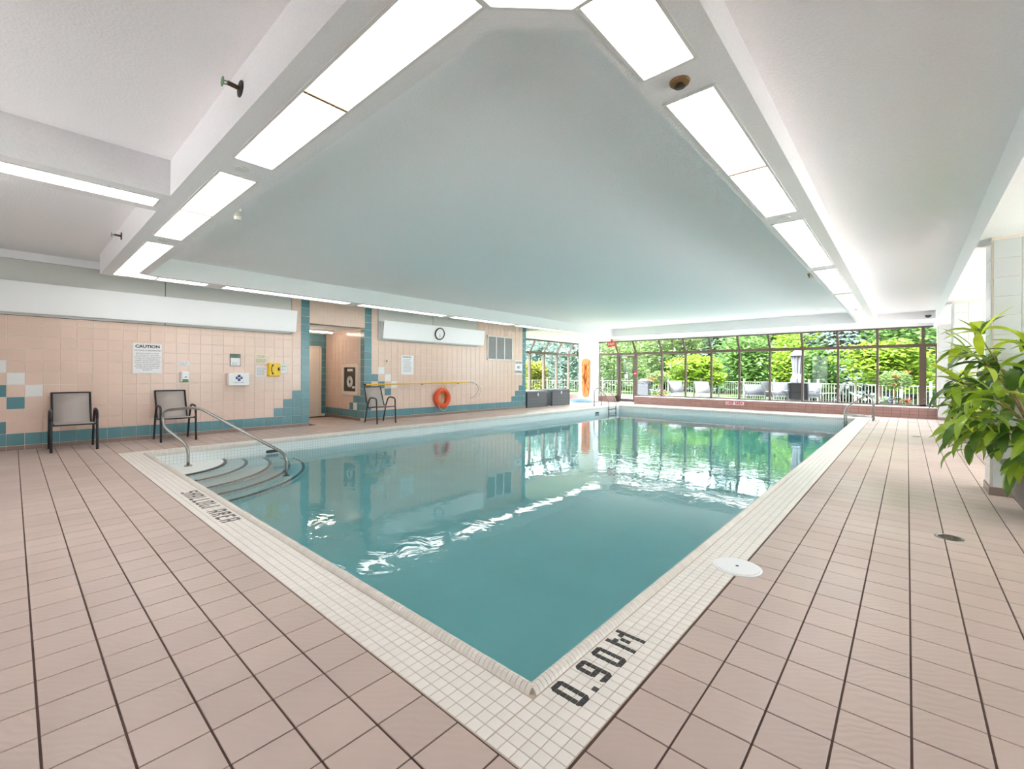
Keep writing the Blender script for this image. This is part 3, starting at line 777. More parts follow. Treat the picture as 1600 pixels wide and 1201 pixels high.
# left solarium glazing
w2_ = sempty('window_2')
for y in (14.02, 15.02, 16.02, 17.02, 18.0): MB().box(XG-.06, XG+.06, y-.03, y+.03, .31, ZM).build('mullion', M['bronze'], w2_)
for y in (13.02, 14.02, 15.02, 16.02, 17.02, 18.0):
    MB().bar((XG, y, ZM), (-11.9, y, 2.72), .06, .07, (0,1,0)).build('rafter', M['bronze'], w2_)
MB().box(XG-.07, XG+.07, YE, YG, ZM-.05, ZM+.05).build('transom', M['bronze'], w2_)
MB().box(-11.94, -11.86, YE, 18.4, 2.69, 2.75).build('head_rail', M['bronze'], w2_)
ed = [YE, 14.02, 15.02, 16.02, 17.02, 18.0, YG]
for a, b in zip(ed, ed[1:]): MB().box(XG-.004, XG+.004, a+.03, b-.03, .31, ZM-.05).build('pane', M['glass'], w2_)
ed = [YE, 13.02, 14.02, 15.02, 16.02, 17.02, 18.0, 18.6]
for a, b in zip(ed, ed[1:]):
    m = MB(); m.quad((XG,a+.03,ZM+.04),(XG,b-.03,ZM+.04),(-11.9,b-.03,2.72),(-11.9,a+.03,2.72)); m.quad((-11.9,a+.03,2.728),(-11.9,b-.03,2.728),(XG,b-.03,ZM+.048),(XG,a+.03,ZM+.048)); m.build('roof_pane', M['glass'], w2_)
# right alcove glazing (outside the frame, it lights the deck)
w3 = sempty('window_3')
box('wall_right', M['plaster'], XR, XR+.15, YB, YB+.5+RW0*1.02, 0, ZC)  # unseen; its length is set to hold back daylight near the camera
MB().box(XR-.08, XR+.08, YB+.5+RW0*1.02, YB+.5+18*1.02, 0, .32).build('knee_wall', M['brown_tile'], w3)
RW1 = 18
box('wall_right_far', M['plaster'], XR, XR+.15, YB+.5+RW1*1.02, YG, 0, ZC)  # unseen; closes the last bays to cut daylight at the far end
for k in range(RW0, RW1+1): y = YB+.5+k*1.02; MB().box(XR-.05, XR+.05, y-.03, y+.03, .32, ZA).build('mullion', M['bronze'], w3)
for k in range(RW0, RW1): y = YB+.5+k*1.02; MB().box(XR-.004, XR+.004, y+.03, y+.99, .32, ZA).build('pane', M['glass'], w3)
box('added_eave', M['plaster'], XR+.16, XR+3.0, YB, YG+.5, 2.78, 3.0)  # added out of view to keep high sky light off deck and pillars
box('wall_right_end', M['plaster'], .66, XR, YG-.1, YG+.06, 0, ZC)

# ------------------------------------------------------------------ rails and ladders
def escut(c, n, b): return MB().lathe([(.055,0),(.055,.008),(.03,.022),(.026,.022)], c, 16).build('escutcheon', M['steel'], b, smooth=False)
hr = thing('handrail', 'bent stainless steel handrail standing on the pool steps', 'handrail', (-8.40, 1.855, -.222))
pts = [(-8.397,1.855,-.222),(-8.397,1.855,.10),(-8.66,1.582,.40),(-8.665,1.576,.645),(-8.47,1.78,.683),(-8.29,1.965,.70),(-7.40,2.89,-.02),(-7.36,2.93,-.12),(-7.36,2.93,-.94)]
MB().tube(fillet(pts, .14, 6), .0225, 12).build('rail', M['steel'], hr, smooth=True)
escut((-8.397,1.855,-.222), 0, hr); escut((-7.36,2.93,-.94), 0, hr)
def ladder(name, sx, ya, yb, bx, wx, label, kind):
    t = thing(name, label, 'ladder', (bx, (ya+yb)/2, 0))
    for y in (ya, yb):
        if kind == 'loop':
            pts = [(bx,y,0),(bx,y,.50)]+[tuple(p) for p in arc((bx+sx*.20,y,.52), .20, PI if sx > 0 else 0, PI/2, 6)]+[(wx-sx*.10,y,.42),(wx,y,.20),(wx,y,-1.1)]
        else:
            pts = [(bx,y,0),(bx,y,.52)]+[tuple(p) for p in arc((bx+sx*.16,y,.56), .16, 0 if sx < 0 else PI, PI/2, 6)]+[(wx-sx*.05,y,.36),(wx,y,.22),(wx,y,-1.1)]
        MB().tube(fillet(pts, .08, 4), .021, 10).build('rail', M['steel'], t, smooth=True)
        escut((bx, y, 0), 0, t)
        if kind != 'loop': MB().tube([(bx,y,.118),(wx,y,.118)], .016, 8).build('brace', M['steel'], t, smooth=True)
    for z in (-.10, -.40, -.70): MB().box(wx-.045, wx+.045, ya, yb, z-.012, z+.012).build('step', M['plastic_dark'] if kind == 'loop' else M['steel'], t)
    return t
ladder('pool_ladder', 1, 15.47, 16.03, -9.25, -8.60, 'stainless pool ladder by the far left corner, next to the orange board', 'loop')
ladder('pool_ladder', -1, 15.90, 16.42, -.70, -1.33, 'stainless pool ladder with low braces at the far right corner', 'brace')

# ------------------------------------------------------------------ chairs
ch = thing('patio_chair', 'grey sling chair with black frame beside the white mosaic tiles at far left', 'chair', group='grey sling chairs along the tiled wall')
ch['_local'] = 1
for s in (-1, 1):
    y = s*.262
    MB().tube([(.30,y,0),(.285,y,.28),(.27,y,.50)], .017, 8).build('leg', M['black_metal'], ch, smooth=True)
    MB().tube([(-.30,y,0),(-.215,y,.28),(-.165,y,.44)], .017, 8).build('leg', M['black_metal'], ch, smooth=True)
    MB().tube(fillet([(.27,y,.49),(.262,y,.62),(.10,y,.645),(-.06,y,.635),(-.165,y,.435)], .10, 6), .018, 8).build('armrest', M['black_metal'], ch, smooth=True)
    y2 = s*.232
    MB().tube(fillet([(.26,y2,.425),(-.17,y2,.375),(-.225,y2,.45),(-.40,y2,.905)], .07, 5), .0145, 8).build('side_rail', M['black_metal'], ch, smooth=True)
MB().tube([(.262,-.262,.415),(.262,.262,.415)], .014, 8).build('front_rail', M['black_metal'], ch)
MB().tube([(-.17,-.262,.39),(-.17,.262,.39)], .012, 8).build('rear_rail', M['black_metal'], ch)
MB().tube([(-.395,-.232,.90),(-.40,.232,.90)], .012, 8).build('top_rail', M['black_metal'], ch)
def sling(path, w, th=.006):
    m = MB(); n = len(path)
    for x, z in path:
        m.v += [(x,-w,z),(x,w,z)]
    for x, z in path: m.v += [(x-th,-w,z-th),(x-th,w,z-th)]
    for i in range(n-1):
        a = 2*i; m.f.append((a,a+1,a+3,a+2)); b = 2*n+2*i; m.f.append((b+2,b+3,b+1,b)); m.f += [(a,a+2,b+2,b),(a+1,b+1,b+3,a+3)]
    m.f += [(0,2*n,2*n+1,1),(2*n-2,2*n-1,4*n-1,4*n-2)]
    return m
sling([(.275,.425),(.26,.442),(.15,.425),(0,.405),(-.12,.395),(-.18,.405)], .228).build('seat', M['sling'], ch, smooth=True)
sling([(-.18,.405),(-.215,.44),(-.27,.57),(-.33,.72),(-.40,.905)], .228).build('backrest', M['sling'], ch, smooth=True)
G_ = 'grey sling chairs along the tiled wall'
ch.location = (-10.06, .665, 0)
dup(ch, (-10.13, 2.03, 0), 0, 'grey sling chair behind the curved handrail', G_)
dup(ch, (-9.97, 6.27, 0), -.03, 'grey sling chair turned sideways beside the doorway recess and yellow pole', G_)
dup(ch, (1.47, 9.95, 0), PI, 'dark-legged sling chair mostly hidden behind the big potted plant', None)

# ------------------------------------------------------------------ things on the tiled wall
def plate(name, label, cat, y0, y1, z0, z1, m, th=.012, part='sheet', edge=None):
    t = thing(name, label, cat, (WLX+.006, (y0+y1)/2, z0))
    if edge: MB().box(WLX+.007, WLX+.007+th, y0, y1, z0, z1).build('border', edge, t); MB().box(WLX+.007, WLX+.008+th, y0+.012, y1-.012, z0+.012, z1-.012).build(part, m, t)
    else: MB().box(WLX+.007, WLX+.007+th, y0, y1, z0, z1).build(part, m, t)
    t['_x'] = WLX+.0095+th
    return t
def wtext(t, s, size, y, z, m=None, **k): return text(s, size, WX, (t['_x'], y, z), m or M['ink'], t, **k)
def lines(t, y0, y1, z1, z0, n, m=None, seed=1, h=.009):
    """rows of small print"""
    r = random.Random(seed); b = MB(); x = t['_x']
    for i in range(n):
        z = z1+(z0-z1)*i/max(1, n-1); y = y0; e = y1-r.uniform(0, .25)*(y1-y0)
        while y < e:
            l = min(r.uniform(.012,.05), e-y); b.quad((x,y,z),(x,y+l,z),(x,y+l,z+h),(x,y,z+h)); y += l+.010
    return b.build('print', m or M['ink_soft'], t)
t = plate('caution_sign', 'large white CAUTION sign about the unsupervised pool', 'sign', 1.47, 1.905, 1.225, 1.785, M['paper'], edge=M['frame_white'])
wtext(t, 'CAUTION', .075, 1.688, 1.725, width=.36, bold=.003); wtext(t, 'THIS POOL IS UNSUPERVISED', .034, 1.688, 1.652, width=.40)
for i, s_ in enumerate(('BATHERS UNDER 12 YEARS','OF AGE ARE NOT ALLOWED','WITHIN THE POOL ENCLOSURE','UNLESS ACCOMPANIED BY A','PARENT OR HIS AGENT WHO','IS NOT LESS THAN 16 YEARS','OF AGE. TOTAL NUMBER OF','BATHERS ON THE DECK AND','IN THE POOL SHALL NOT','EXCEED 10.')):
    wtext(t, s_, .026, 1.688, 1.598-i*.034, width=(.34,.34,.39,.36,.37,.38,.35,.37,.33,.14)[i])
t = plate('wall_notice', 'small white paper above the green and white soap dispenser', 'notice', 2.165, 2.335, 1.375, 1.465, M['paper'], .004)
lines(t, 2.185, 2.325, 1.44, 1.39, 3, seed=3)
t = thing('soap_dispenser', 'white soap dispenser with a green base on the peach tiles', 'dispenser', (WLX+.006, 2.26, 1.045))
MB().bbox(-.07,.07,-.105,.105,0,.085,.02).xf(Matrix.Translation((WLX+.007,2.26,1.16)) @ WX).build('body', M['white'], t)
MB().bbox(-.055,.055,-.035,.035,0,.092,.015).xf(Matrix.Translation((WLX+.007,2.26,1.095)) @ WX).build('push_bar', M['green'], t, label='green push bar')
MB().box(WLX+.09, WLX+.094, 2.245, 2.285, 1.15, 1.165).build('window', M['ink'], t)
t = plate('inspection_sign', 'green-bordered PASS sign above the first aid box', 'sign', 3.045, 3.245, 1.385, 1.645, M['paper'], edge=M['ink_soft'])
MB().box(t['_x']-.001, t['_x'], 3.055, 3.235, 1.56, 1.638).build('band', mat('dull_green', (120,142,124), .6), t)
wtext(t, 'PASS', .07, 3.145, 1.597, M['paper'], width=.15); lines(t, 3.08, 3.21, 1.45, 1.42, 2, seed=4)
t = thing('first_aid_box', 'white first aid box with a blue cross on the tiled wall', 'box', (WLX+.006, 3.18, .975))
MB().box(WLX+.007, WLX+.115, 2.99, 3.375, .985, 1.24).build('body', M['white'], t)
ld = MB().bbox(-.192,.192,-.127,.127,0,.018,.006).xf(Matrix.Translation((WLX+.115,3.1825,1.1125)) @ WX).build('lid', M['white'], t)
cr = MB(); cx_ = WLX+.1345; cr.box(cx_,cx_+.001,3.158,3.208,1.075,1.205); cr.box(cx_,cx_+.001,3.118,3.248,1.115,1.165); cr.build('cross', M['blue'], ld)
MB().box(cx_+.001,cx_+.002,3.155,3.211,1.128,1.152).build('cross_band', M['paper'], ld)
t['_x'] = cx_+.001; wtext(t, 'FIRST AID', .03, 3.183, 1.04, M['ink_soft'], width=.20)
t = plate('wall_notice', 'cream certificate sheet above and left of the yellow phone', 'notice', 3.525, 3.80, 1.45, 1.655, M['cream'], .006)
lines(t, 3.56, 3.77, 1.615, 1.585, 2, seed=5); lines(t, 3.55, 3.78, 1.54, 1.475, 4, seed=6)
t = plate('wall_notice', 'white printed sheet tucked beside the yellow phone, under the cream one', 'notice', 3.54, 3.775, 1.17, 1.395, M['paper'], .005)
lines(t, 3.565, 3.75, 1.35, 1.20, 7, seed=7)
t = thing('emergency_phone', 'yellow emergency phone box with a black handset symbol', 'phone', (WLX+.006, 3.89, 1.17))
MB().bbox(-.125,.125,-.15,.15,0,.10,.02).xf(Matrix.Translation((WLX+.007,3.90,1.318)) @ WX).build('housing', M['phone'], t)
x_ = WLX+.109; hs = []
MB().tube([(x_,3.855,1.42),(x_,3.835,1.36),(x_,3.835,1.29),(x_,3.86,1.23)], .009, 6).build('handset_symbol', M['black'], t)
k_ = MB(); k_.box(x_-.004,x_+.004,3.842,3.875,1.395,1.435); k_.box(x_-.004,x_+.004,3.842,3.878,1.215,1.255); k_.build('handset_ends', M['black'], t)
MB().box(x_-.004, x_+.004, 3.965, 4.0, 1.30, 1.37).build('latch', M['black'], t)
t = plate('wall_notice', 'small white sheet with a green heading right of the yellow phone', 'notice', 4.06, 4.215, 1.24, 1.445, M['paper'], .004)
lines(t, 4.09, 4.19, 1.40, 1.385, 2, M['green'], 8); lines(t, 4.085, 4.17, 1.32, 1.31, 1, seed=9)
t = plate('pool_rules', 'white printed rules poster on the wall above the yellow pole', 'sign', 7.28, 7.70, 1.22, 1.765, M['paper'], .008)
lines(t, 7.33, 7.66, 1.72, 1.70, 2, M['ink'], 10, .014); lines(t, 7.34, 7.65, 1.65, 1.30, 12, seed=11)
t = plate('no_diving_sign', 'white CAUTION NO DIVING sign beside the last teal tile column', 'sign', 12.12, 12.55, 1.235, 1.755, M['paper'], edge=M['frame_white'])
wtext(t, 'CAUTION', .11, 12.335, 1.665, width=.36, bold=.004); wtext(t, 'NO', .13, 12.335, 1.495, width=.15, bold=.005); wtext(t, 'DIVING', .13, 12.335, 1.325, width=.36, bold=.005)
t = thing('thermostat', 'tiny brass thermostat on the peach wall above the mosaic diamond', 'thermostat', (WLX+.006, 6.80, 1.54))
MB().box(WLX+.007,WLX+.03,6.75,6.87,1.545,1.62).build('plate', M['device'], t); MB().tube([(WLX+.03,6.80,1.585),(WLX+.055,6.80,1.585)], .03, 10).build('dial', M['brass'], t)
# clock on the second uplight
ck = thing('wall_clock', 'round black-rimmed white wall clock on the uplight board', 'clock', (WLX+.165, 8.52, 2.44))
TLT = Matrix.Translation((WLX+.166, 8.52, 2.44)) @ Matrix.Rotation(math.radians(9), 4, 'Y') @ WX
MB().lathe([(.178,0),(.185,.02),(.178,.038),(.155,.038),(.153,.022)], (0,0,0), 32, False).xf(TLT).build('rim', M['black'], ck, smooth=False)
fa = MB().lathe([(0,.012),(.158,.012),(.158,.02),(0,.0201)], (0,0,0), 32).xf(TLT).build('face', M['paper'], ck)
def hand(l, a, w): return MB().bar((0,0,.025), (l*math.sin(a), l*math.cos(a), .025), w, .002, (0,0,1)).xf(TLT)
hand(.08, math.radians(168), .012).build('hand', M['ink_soft'], fa); hand(.12, math.radians(174), .007).build('hand', M['ink'], fa)
tk = MB()
for k in range(12):
    a = k*PI/6; tk.bar((.135*math.sin(a), .135*math.cos(a), .021), (.15*math.sin(a), .15*math.cos(a), .021), .007, .002)
tk.xf(TLT).build('hour_marks', M['ink'], fa)
# wall vent
vt = thing('wall_vent', 'large grey three-panel louvred air vent in a white frame', 'vent', (WLX+.006, 11.35, 1.72))
y0, y1, z0, z1 = 10.70, 11.99, 1.73, 2.56
f = MB(); x0, x1 = WLX+.007, WLX+.04
f.box(x0,x1,y0,y1,z0,z0+.04); f.box(x0,x1,y0,y1,z1-.04,z1)
for yy in (y0, y0+(y1-y0-.04)/3, y0+2*(y1-y0-.04)/3, y1-.04): f.box(x0,x1,yy,yy+.04,z0,z1)
f.build('frame', M['frame_white'], vt)
for k in range(3):
    a = y0+.04+k*(y1-y0-.04)/3; b = a+(y1-y0-.04)/3-.04; s_ = MB()
    s_.box(x0,x0+.004,a,b,z0+.04,z1-.04)
    for i in range(20):
        z = z0+.045+i*(z1-z0-.09)/19.5
        s_.quad((x0+.004,a,z+.03),(x0+.028,a,z),(x0+.028,b,z),(x0+.004,b,z+.03)); s_.quad((x0+.004,b,z+.026),(x0+.028,b,z-.004),(x0+.028,a,z-.004),(x0+.004,a,z+.026))
    s_.build('louvre_panel', M['louvre'], vt)
# rescue pole with hook
rp = thing('rescue_pole', 'long yellow rescue pole with a metal crook on the peach wall', 'pole', (WLX+.07, 8.0, .96))
MB().tube([(WLX+.07,6.12,.955),(WLX+.07,9.3,.978)], .019, 8).build('shaft', M['yellow'], rp)
MB().tube([(WLX+.07,9.3,.978),(WLX+.07,9.82,.982)], .015, 8).build('shaft_tip', M['yellow'], rp)
MB().tube(fillet([(WLX+.07,9.82,.982),(WLX+.07,10.05,.97),(WLX+.07,10.22,.86),(WLX+.07,10.26,.72),(WLX+.07,10.13,.54),(WLX+.07,9.88,.46)], .2, 5), .008, 6).build('crook', M['steel_dull'], rp)
MB().tube(fillet([(WLX+.10,9.85,.985),(WLX+.11,10.2,.90),(WLX+.11,10.36,.72),(WLX+.10,10.2,.52),(WLX+.09,9.9,.45)], .2, 5), .004, 5).build('crook_wire', M['steel_dull'], rp)
for yy in (6.7, 8.0, 9.4): MB().box(WLX+.006, WLX+.06, yy-.02, yy+.02, .93, .96).build('bracket', M['steel_dull'], rp)
MB().tube([(WLX+.07,6.10,.955),(WLX+.07,6.15,.955)], .024, 8).build('grip', M['black'], rp)
# life ring
lr = thing('life_ring', 'red-orange life ring hanging from the yellow pole', 'life ring', (WLX+.10, 8.70, .20))
c0 = Vector((WLX+.105, 8.70, .515))
MB().tube([c0+Vector((0,.235*math.cos(a),.235*math.sin(a))) for a in [2*PI*k/36 for k in range(36)]], .072, 12, True).build('ring', M['ring'], lr, smooth=True)
MB().tube(fillet([c0+Vector((.05,-.06,.28)),c0+Vector((.02,-.03,.46)),c0+Vector((-.03,.03,.47)),c0+Vector((.04,.10,.27))], .05, 4), .008, 6).build('hanging_rope', M['rope_y'], lr)
MB().tube(fillet([c0+Vector((.06,-.20,-.16)),c0+Vector((.05,-.16,-.30)),c0+Vector((.05,.0,-.385)),c0+Vector((.05,.13,-.35)),c0+Vector((.06,.16,-.22))], .1, 4), .006, 6).build('grab_rope', M['rope_w'], lr)
MB().tube(fillet([c0+Vector((.03,-.05,.20)),c0+Vector((.03,-.02,.0)),c0+Vector((.03,-.07,-.1)),c0+Vector((.04,0,-.17)),c0+Vector((.03,.04,-.04)),c0+Vector((.03,.0,.18))], .05, 4), .012, 6).build('coiled_rope', M['rope_y'], lr)

# ------------------------------------------------------------------ storage boxes, spine board, hose
def deck_box(y0, y1, h, label):
    t = thing('deck_box', label, 'storage box', (-10.85, (y0+y1)/2, 0), group='grey resin deck boxes')
    x0, x1 = -11.2, -10.5
    MB().box(x0+.02, x1-.02, y0+.02, y1-.02, .01, h-.10).build('body', M['plastic_dark'], t)
    nb_ = 4; bh = (h-.12)/nb_
    for k in range(nb_):
        MB().box(x1-.03, x1, y0+.05, y1-.05, .01+k*bh+.006, .01+(k+1)*bh-.004).build('board', M['plastic_grey'], t)
    for yy in (y0, y1-.05): MB().box(x1-.06, x1+.004, yy, yy+.05, 0, h-.10).build('corner_post', M['plastic_dark'], t)
    for k in range(nb_): MB().box(x0+.05, x1-.08, y0, y0+.02, .01+k*bh+.006, .01+(k+1)*bh-.004).build('board', M['plastic_grey'], t)
    m = MB(); a, b, z0, z1 = x0-.02, x1+.02, h-.10, h
    ld = m.bbox(a, b, y0-.01, y1+.01, z0, z1, .025).build('lid', M['plastic_grey'], t)
    ym = (y0+y1)/2; MB().box(x1+.004, x1+.03, ym-.03, ym+.03, h-.19, h-.07).build('latch', M['device'], ld)
deck_box(12.80, 14.06, .61, 'grey plank-sided deck box touching the end of the tiled wall')
deck_box(14.36, 15.60, .65, 'taller grey plank-sided deck box nearer the orange board')
sb = thing('spine_board', 'orange rescue spine board on the white pillar', 'rescue board', (-11.14, 17.89, .19))
w_, z0, z1 = .215, .19, 1.99
ol = [(w_*math.cos(a)*1.0, z1-.16+.16*math.sin(a)) for a in [PI*k/12 for k in range(13)]]+[(-w_*.98,1.2),(-w_*.9,.6)]+[(w_*.72*math.cos(a), z0+.14+.14*math.sin(a)) for a in [PI+PI*k/10 for k in range(11)]]+[(w_*.9,.6),(w_*.98,1.2)]
B = MB().prism(ol, 0, .05).xf(Matrix.Translation((-11.14,17.895,0)) @ WY); B.build('board', M['orange'], sb)
hl = MB()
for s in (-1, 1):
    for zz in (.55, .85, 1.15, 1.45, 1.72): hl.prism([(s*.165-.016,zz-.07),(s*.165+.016,zz-.07),(s*.165+.016,zz+.07),(s*.165-.016,zz+.07)], .05, .052)
hl.xf(Matrix.Translation((-11.14,17.895,0)) @ WY).build('hand_holes', M['orange_dark'], sb)
for k, (a, b) in enumerate((((-.06,1.74),(-.06,.42)),((.07,1.74),(-.10,1.05)),((.10,1.35),(-.03,.75)),((-.14,1.2),(.12,.55)),((.02,1.7),(.03,.9)))):
    MB().bar((-11.14+a[0],17.835,a[1]), (-11.14+b[0],17.835,b[1]), .05, .012, (0,1,0)).build('strap', mat('strap_orange', (214,112,44), .7) if k == 0 else bpy.data.materials['strap_orange'], sb)
hs = thing('garden_hose', 'pale blue hose coiled on the deck below the orange board', 'hose', (-10.9, 17.0, 0))
hp = []
for k in range(150):
    a = k*2*PI/26; r = .30+.10*math.sin(k*.37)+.0008*k; hp.append((-10.9+r*1.1*math.cos(a), 17.05+r*1.1*math.sin(a), .018+.0007*k))
hp += [(-10.5,17.45,.03),(-10.3,17.6,.02)]
MB().tube(hp, .016, 6).build('coil', M['hose'], hs, smooth=True)
# DEEP AREA sign
t = thing('deep_area_sign', 'red and white DEEP AREA sign on the brown knee wall', 'sign', (-4.78, 18.01, .14))
MB().box(-5.10,-4.46,18.0,18.012,.135,.285).build('sheet', M['paper'], t)
text('DEEP AREA', .135, WY, (-4.78,17.997,.21), M['red'], t, width=.57, bold=.006)
b_ = MB()
for r_ in ((-5.10,-4.46,.135,.147),(-5.10,-4.46,.273,.285),(-5.10,-5.088,.147,.273),(-4.472,-4.46,.147,.273)): b_.box(r_[0],r_[1],17.996,18.0,r_[2],r_[3])
b_.build('border', M['red'], t)
# deck drains and skimmer lid
def drain(x, y, r, label):
    t = thing('floor_drain', label, 'drain', (x, y, 0), group='round floor drains')
    MB().lathe([(r,-.01),(r,.003),(r*.82,.0045),(r*.8,.001)], (x,y,0), 24, False).build('rim', M['steel_dull'], t)
    g = MB().lathe([(0,.001),(r*.82,.001),(r*.82,.0015),(0,.0016)], (x,y,0), 24); g.build('plate', M['sprink'], t)
    h = MB()
    for k in range(8): a = k*PI/4; h.lathe([(0,.0018),(r*.14,.0018),(r*.14,.0025),(0,.0026)], (x+r*.5*math.cos(a), y+r*.5*math.sin(a), 0), 8)
    h.build('holes', M['black'], t)
drain(.245, 4.87, .085, 'round metal floor drain in the right deck near the potted plant')
drain(.145, 12.53, .085, 'small round floor drain in the far part of the right deck')
sk = thing('skimmer_lid', 'round white skimmer lid set across the mosaic and brown tiles', 'lid', (-.82, 3.165, 0))
MB().lathe([(.145,-.01),(.145,.004),(.132,.006),(.130,.002)], (-.82,3.165,0), 36, False).build('rim', M['white'], sk)
MB().lathe([(0,.004),(.129,.004),(.131,.0075),(.120,.009),(0,.0092)], (-.82,3.165,0), 36).build('cover', M['white'], sk)
MB().lathe([(0,.0093),(.010,.0093),(.010,.0105),(0,.0106)], (-.82,3.165,0), 10).build('finger_hole', M['plastic_dark'], sk)
# sprinklers, camera, small ceiling devices
def side_sprinkler(x, z, label):
    t = thing('side_sprinkler', label, 'sprinkler', (x, .954, z), group='wall sprinklers on the near beam')
    MB().lathe([(.05,0),(.05,.006),(.03,.008)], (0,0,0), 16).xf(Matrix.Translation((x,.9535,z)) @ WY).build('escutcheon', M['black'], t)
    MB().tube([(x,.954,z),(x,.88,z+.005)], .014, 8).build('body', M['sprink'], t)
    MB().lathe([(0,0),(.03,0),(.03,.004),(0,.005)], (0,0,0), 10).xf(Matrix.Translation((x,.855,z)) @ WY).build('deflector', M['green'], t)
    f = MB(); f.tube([(x-.012,.88,z),(x-.022,.865,z),(x-.008,.853,z)], .004, 5); f.tube([(x+.012,.88,z),(x+.022,.865,z),(x+.008,.853,z)], .004, 5); f.build('arms', M['green'], t)
side_sprinkler(-3.12, 3.03, 'green-tipped side sprinkler in a dark hole, nearer one on the near beam')
side_sprinkler(-7.67, 3.03, 'farther dark side sprinkler on the near beam by the cross beam')
def pend(x, y, label, rough=False):
    t = thing('ceiling_sprinkler', label, 'sprinkler', (x, y, ZS), group='flush sprinklers between the light panels')
    if rough:
        MB().lathe([(.055,0),(.05,-.012),(.02,-.016)], (x,y,ZS), 14).build('escutcheon', M['cane'], t); MB().lathe([(.018,-.012),(.03,-.03),(.006,-.034)], (x,y,ZS), 10).build('head', M['sprink'], t)
    else:
        MB().lathe([(.05,0),(.05,-.006),(.046,-.009),(0,-.0095)], (x,y,ZS), 20).build('cover', M['frame_white'], t)
pend(-.93, 2.43, 'brown exposed sprinkler head between the first right-hand light panels', True)
pend(-.93, 5.24, 'flush white sprinkler cover after the second panel of the right soffit')
pend(-3.89, 1.20, 'flush white sprinkler cover between near soffit panels one and two')
pend(-6.73, 1.22, 'flush white sprinkler cover between near soffit panels two and three')
for x, y, z, lb in ((-5.03, 1.497, 2.79, 'small ivory sensor under the near beam inner edge'), (-1.14, 8.75, 2.90, 'ivory round sensor on the inner edge of the right soffit')):
    t = thing('ceiling_sensor', lb, 'sensor', (x, y, z))
    if y < 2:
        MB().box(x-.05,x+.05,1.487,1.53,z+.08,z+.20).build('body', M['device'], t); MB().lathe([(.03,0),(.035,.03),(.02,.08)], (x,1.515,z), 12).build('lens', M['device'], t)
    else:
        MB().tube([(-1.131,y,z),(-1.19,y,z)], .06, 14).build('body', M['device'], t); MB().tube([(-1.19,y,z),(-1.22,y,z-.01)], .04, 12).build('lens', M['brass'], t)
t = thing('security_camera', 'dark dome camera on the far beam beside the right pillars', 'camera', (.42, 16.99, 2.90))
MB().tube([(.42,16.999,2.93),(.42,16.93,2.93)], .07, 14).build('base', M['white'], t); MB().lathe([(0,-.07),(.045,-.055),(.065,-.02),(.07,.01)], (.42,16.90,2.93), 16).build('dome', M['plastic_dark'], t)

# ------------------------------------------------------------------ big potted plant
def leaf_mesh(L, W, droop, m, seg=6):
    b = MB()
    for i in range(seg+1):
        t = i/seg; wd = W*math.sin(PI*min(1, (t*.88+.10)))**.75*(1 if t < .98 else 0.25)
        a = droop*t; x = L*(math.sin(a)/droop if droop else t); z = -L*(1-math.cos(a))/droop if droop else 0
        b.v += [(x, -wd, z+.22*wd), (x, 0, z-.05*wd), (x, wd, z+.22*wd)]
    for i in range(seg):
        k = 3*i; b.f += [(k,k+1,k+4,k+3),(k+1,k+2,k+5,k+4)]
    return b.mesh('leaf', m, True)
def leaf_mat(name, c0, c1, trans=.3):
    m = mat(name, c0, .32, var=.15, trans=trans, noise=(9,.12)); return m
LM = [leaf_mat('leaf_lit', (206,224,72), 0), leaf_mat('leaf_mid', (156,188,60), 0), leaf_mat('leaf_shaded', (92,128,54), 0, .25)]  # lit, middle and shaded leaf tones: light put into the colour
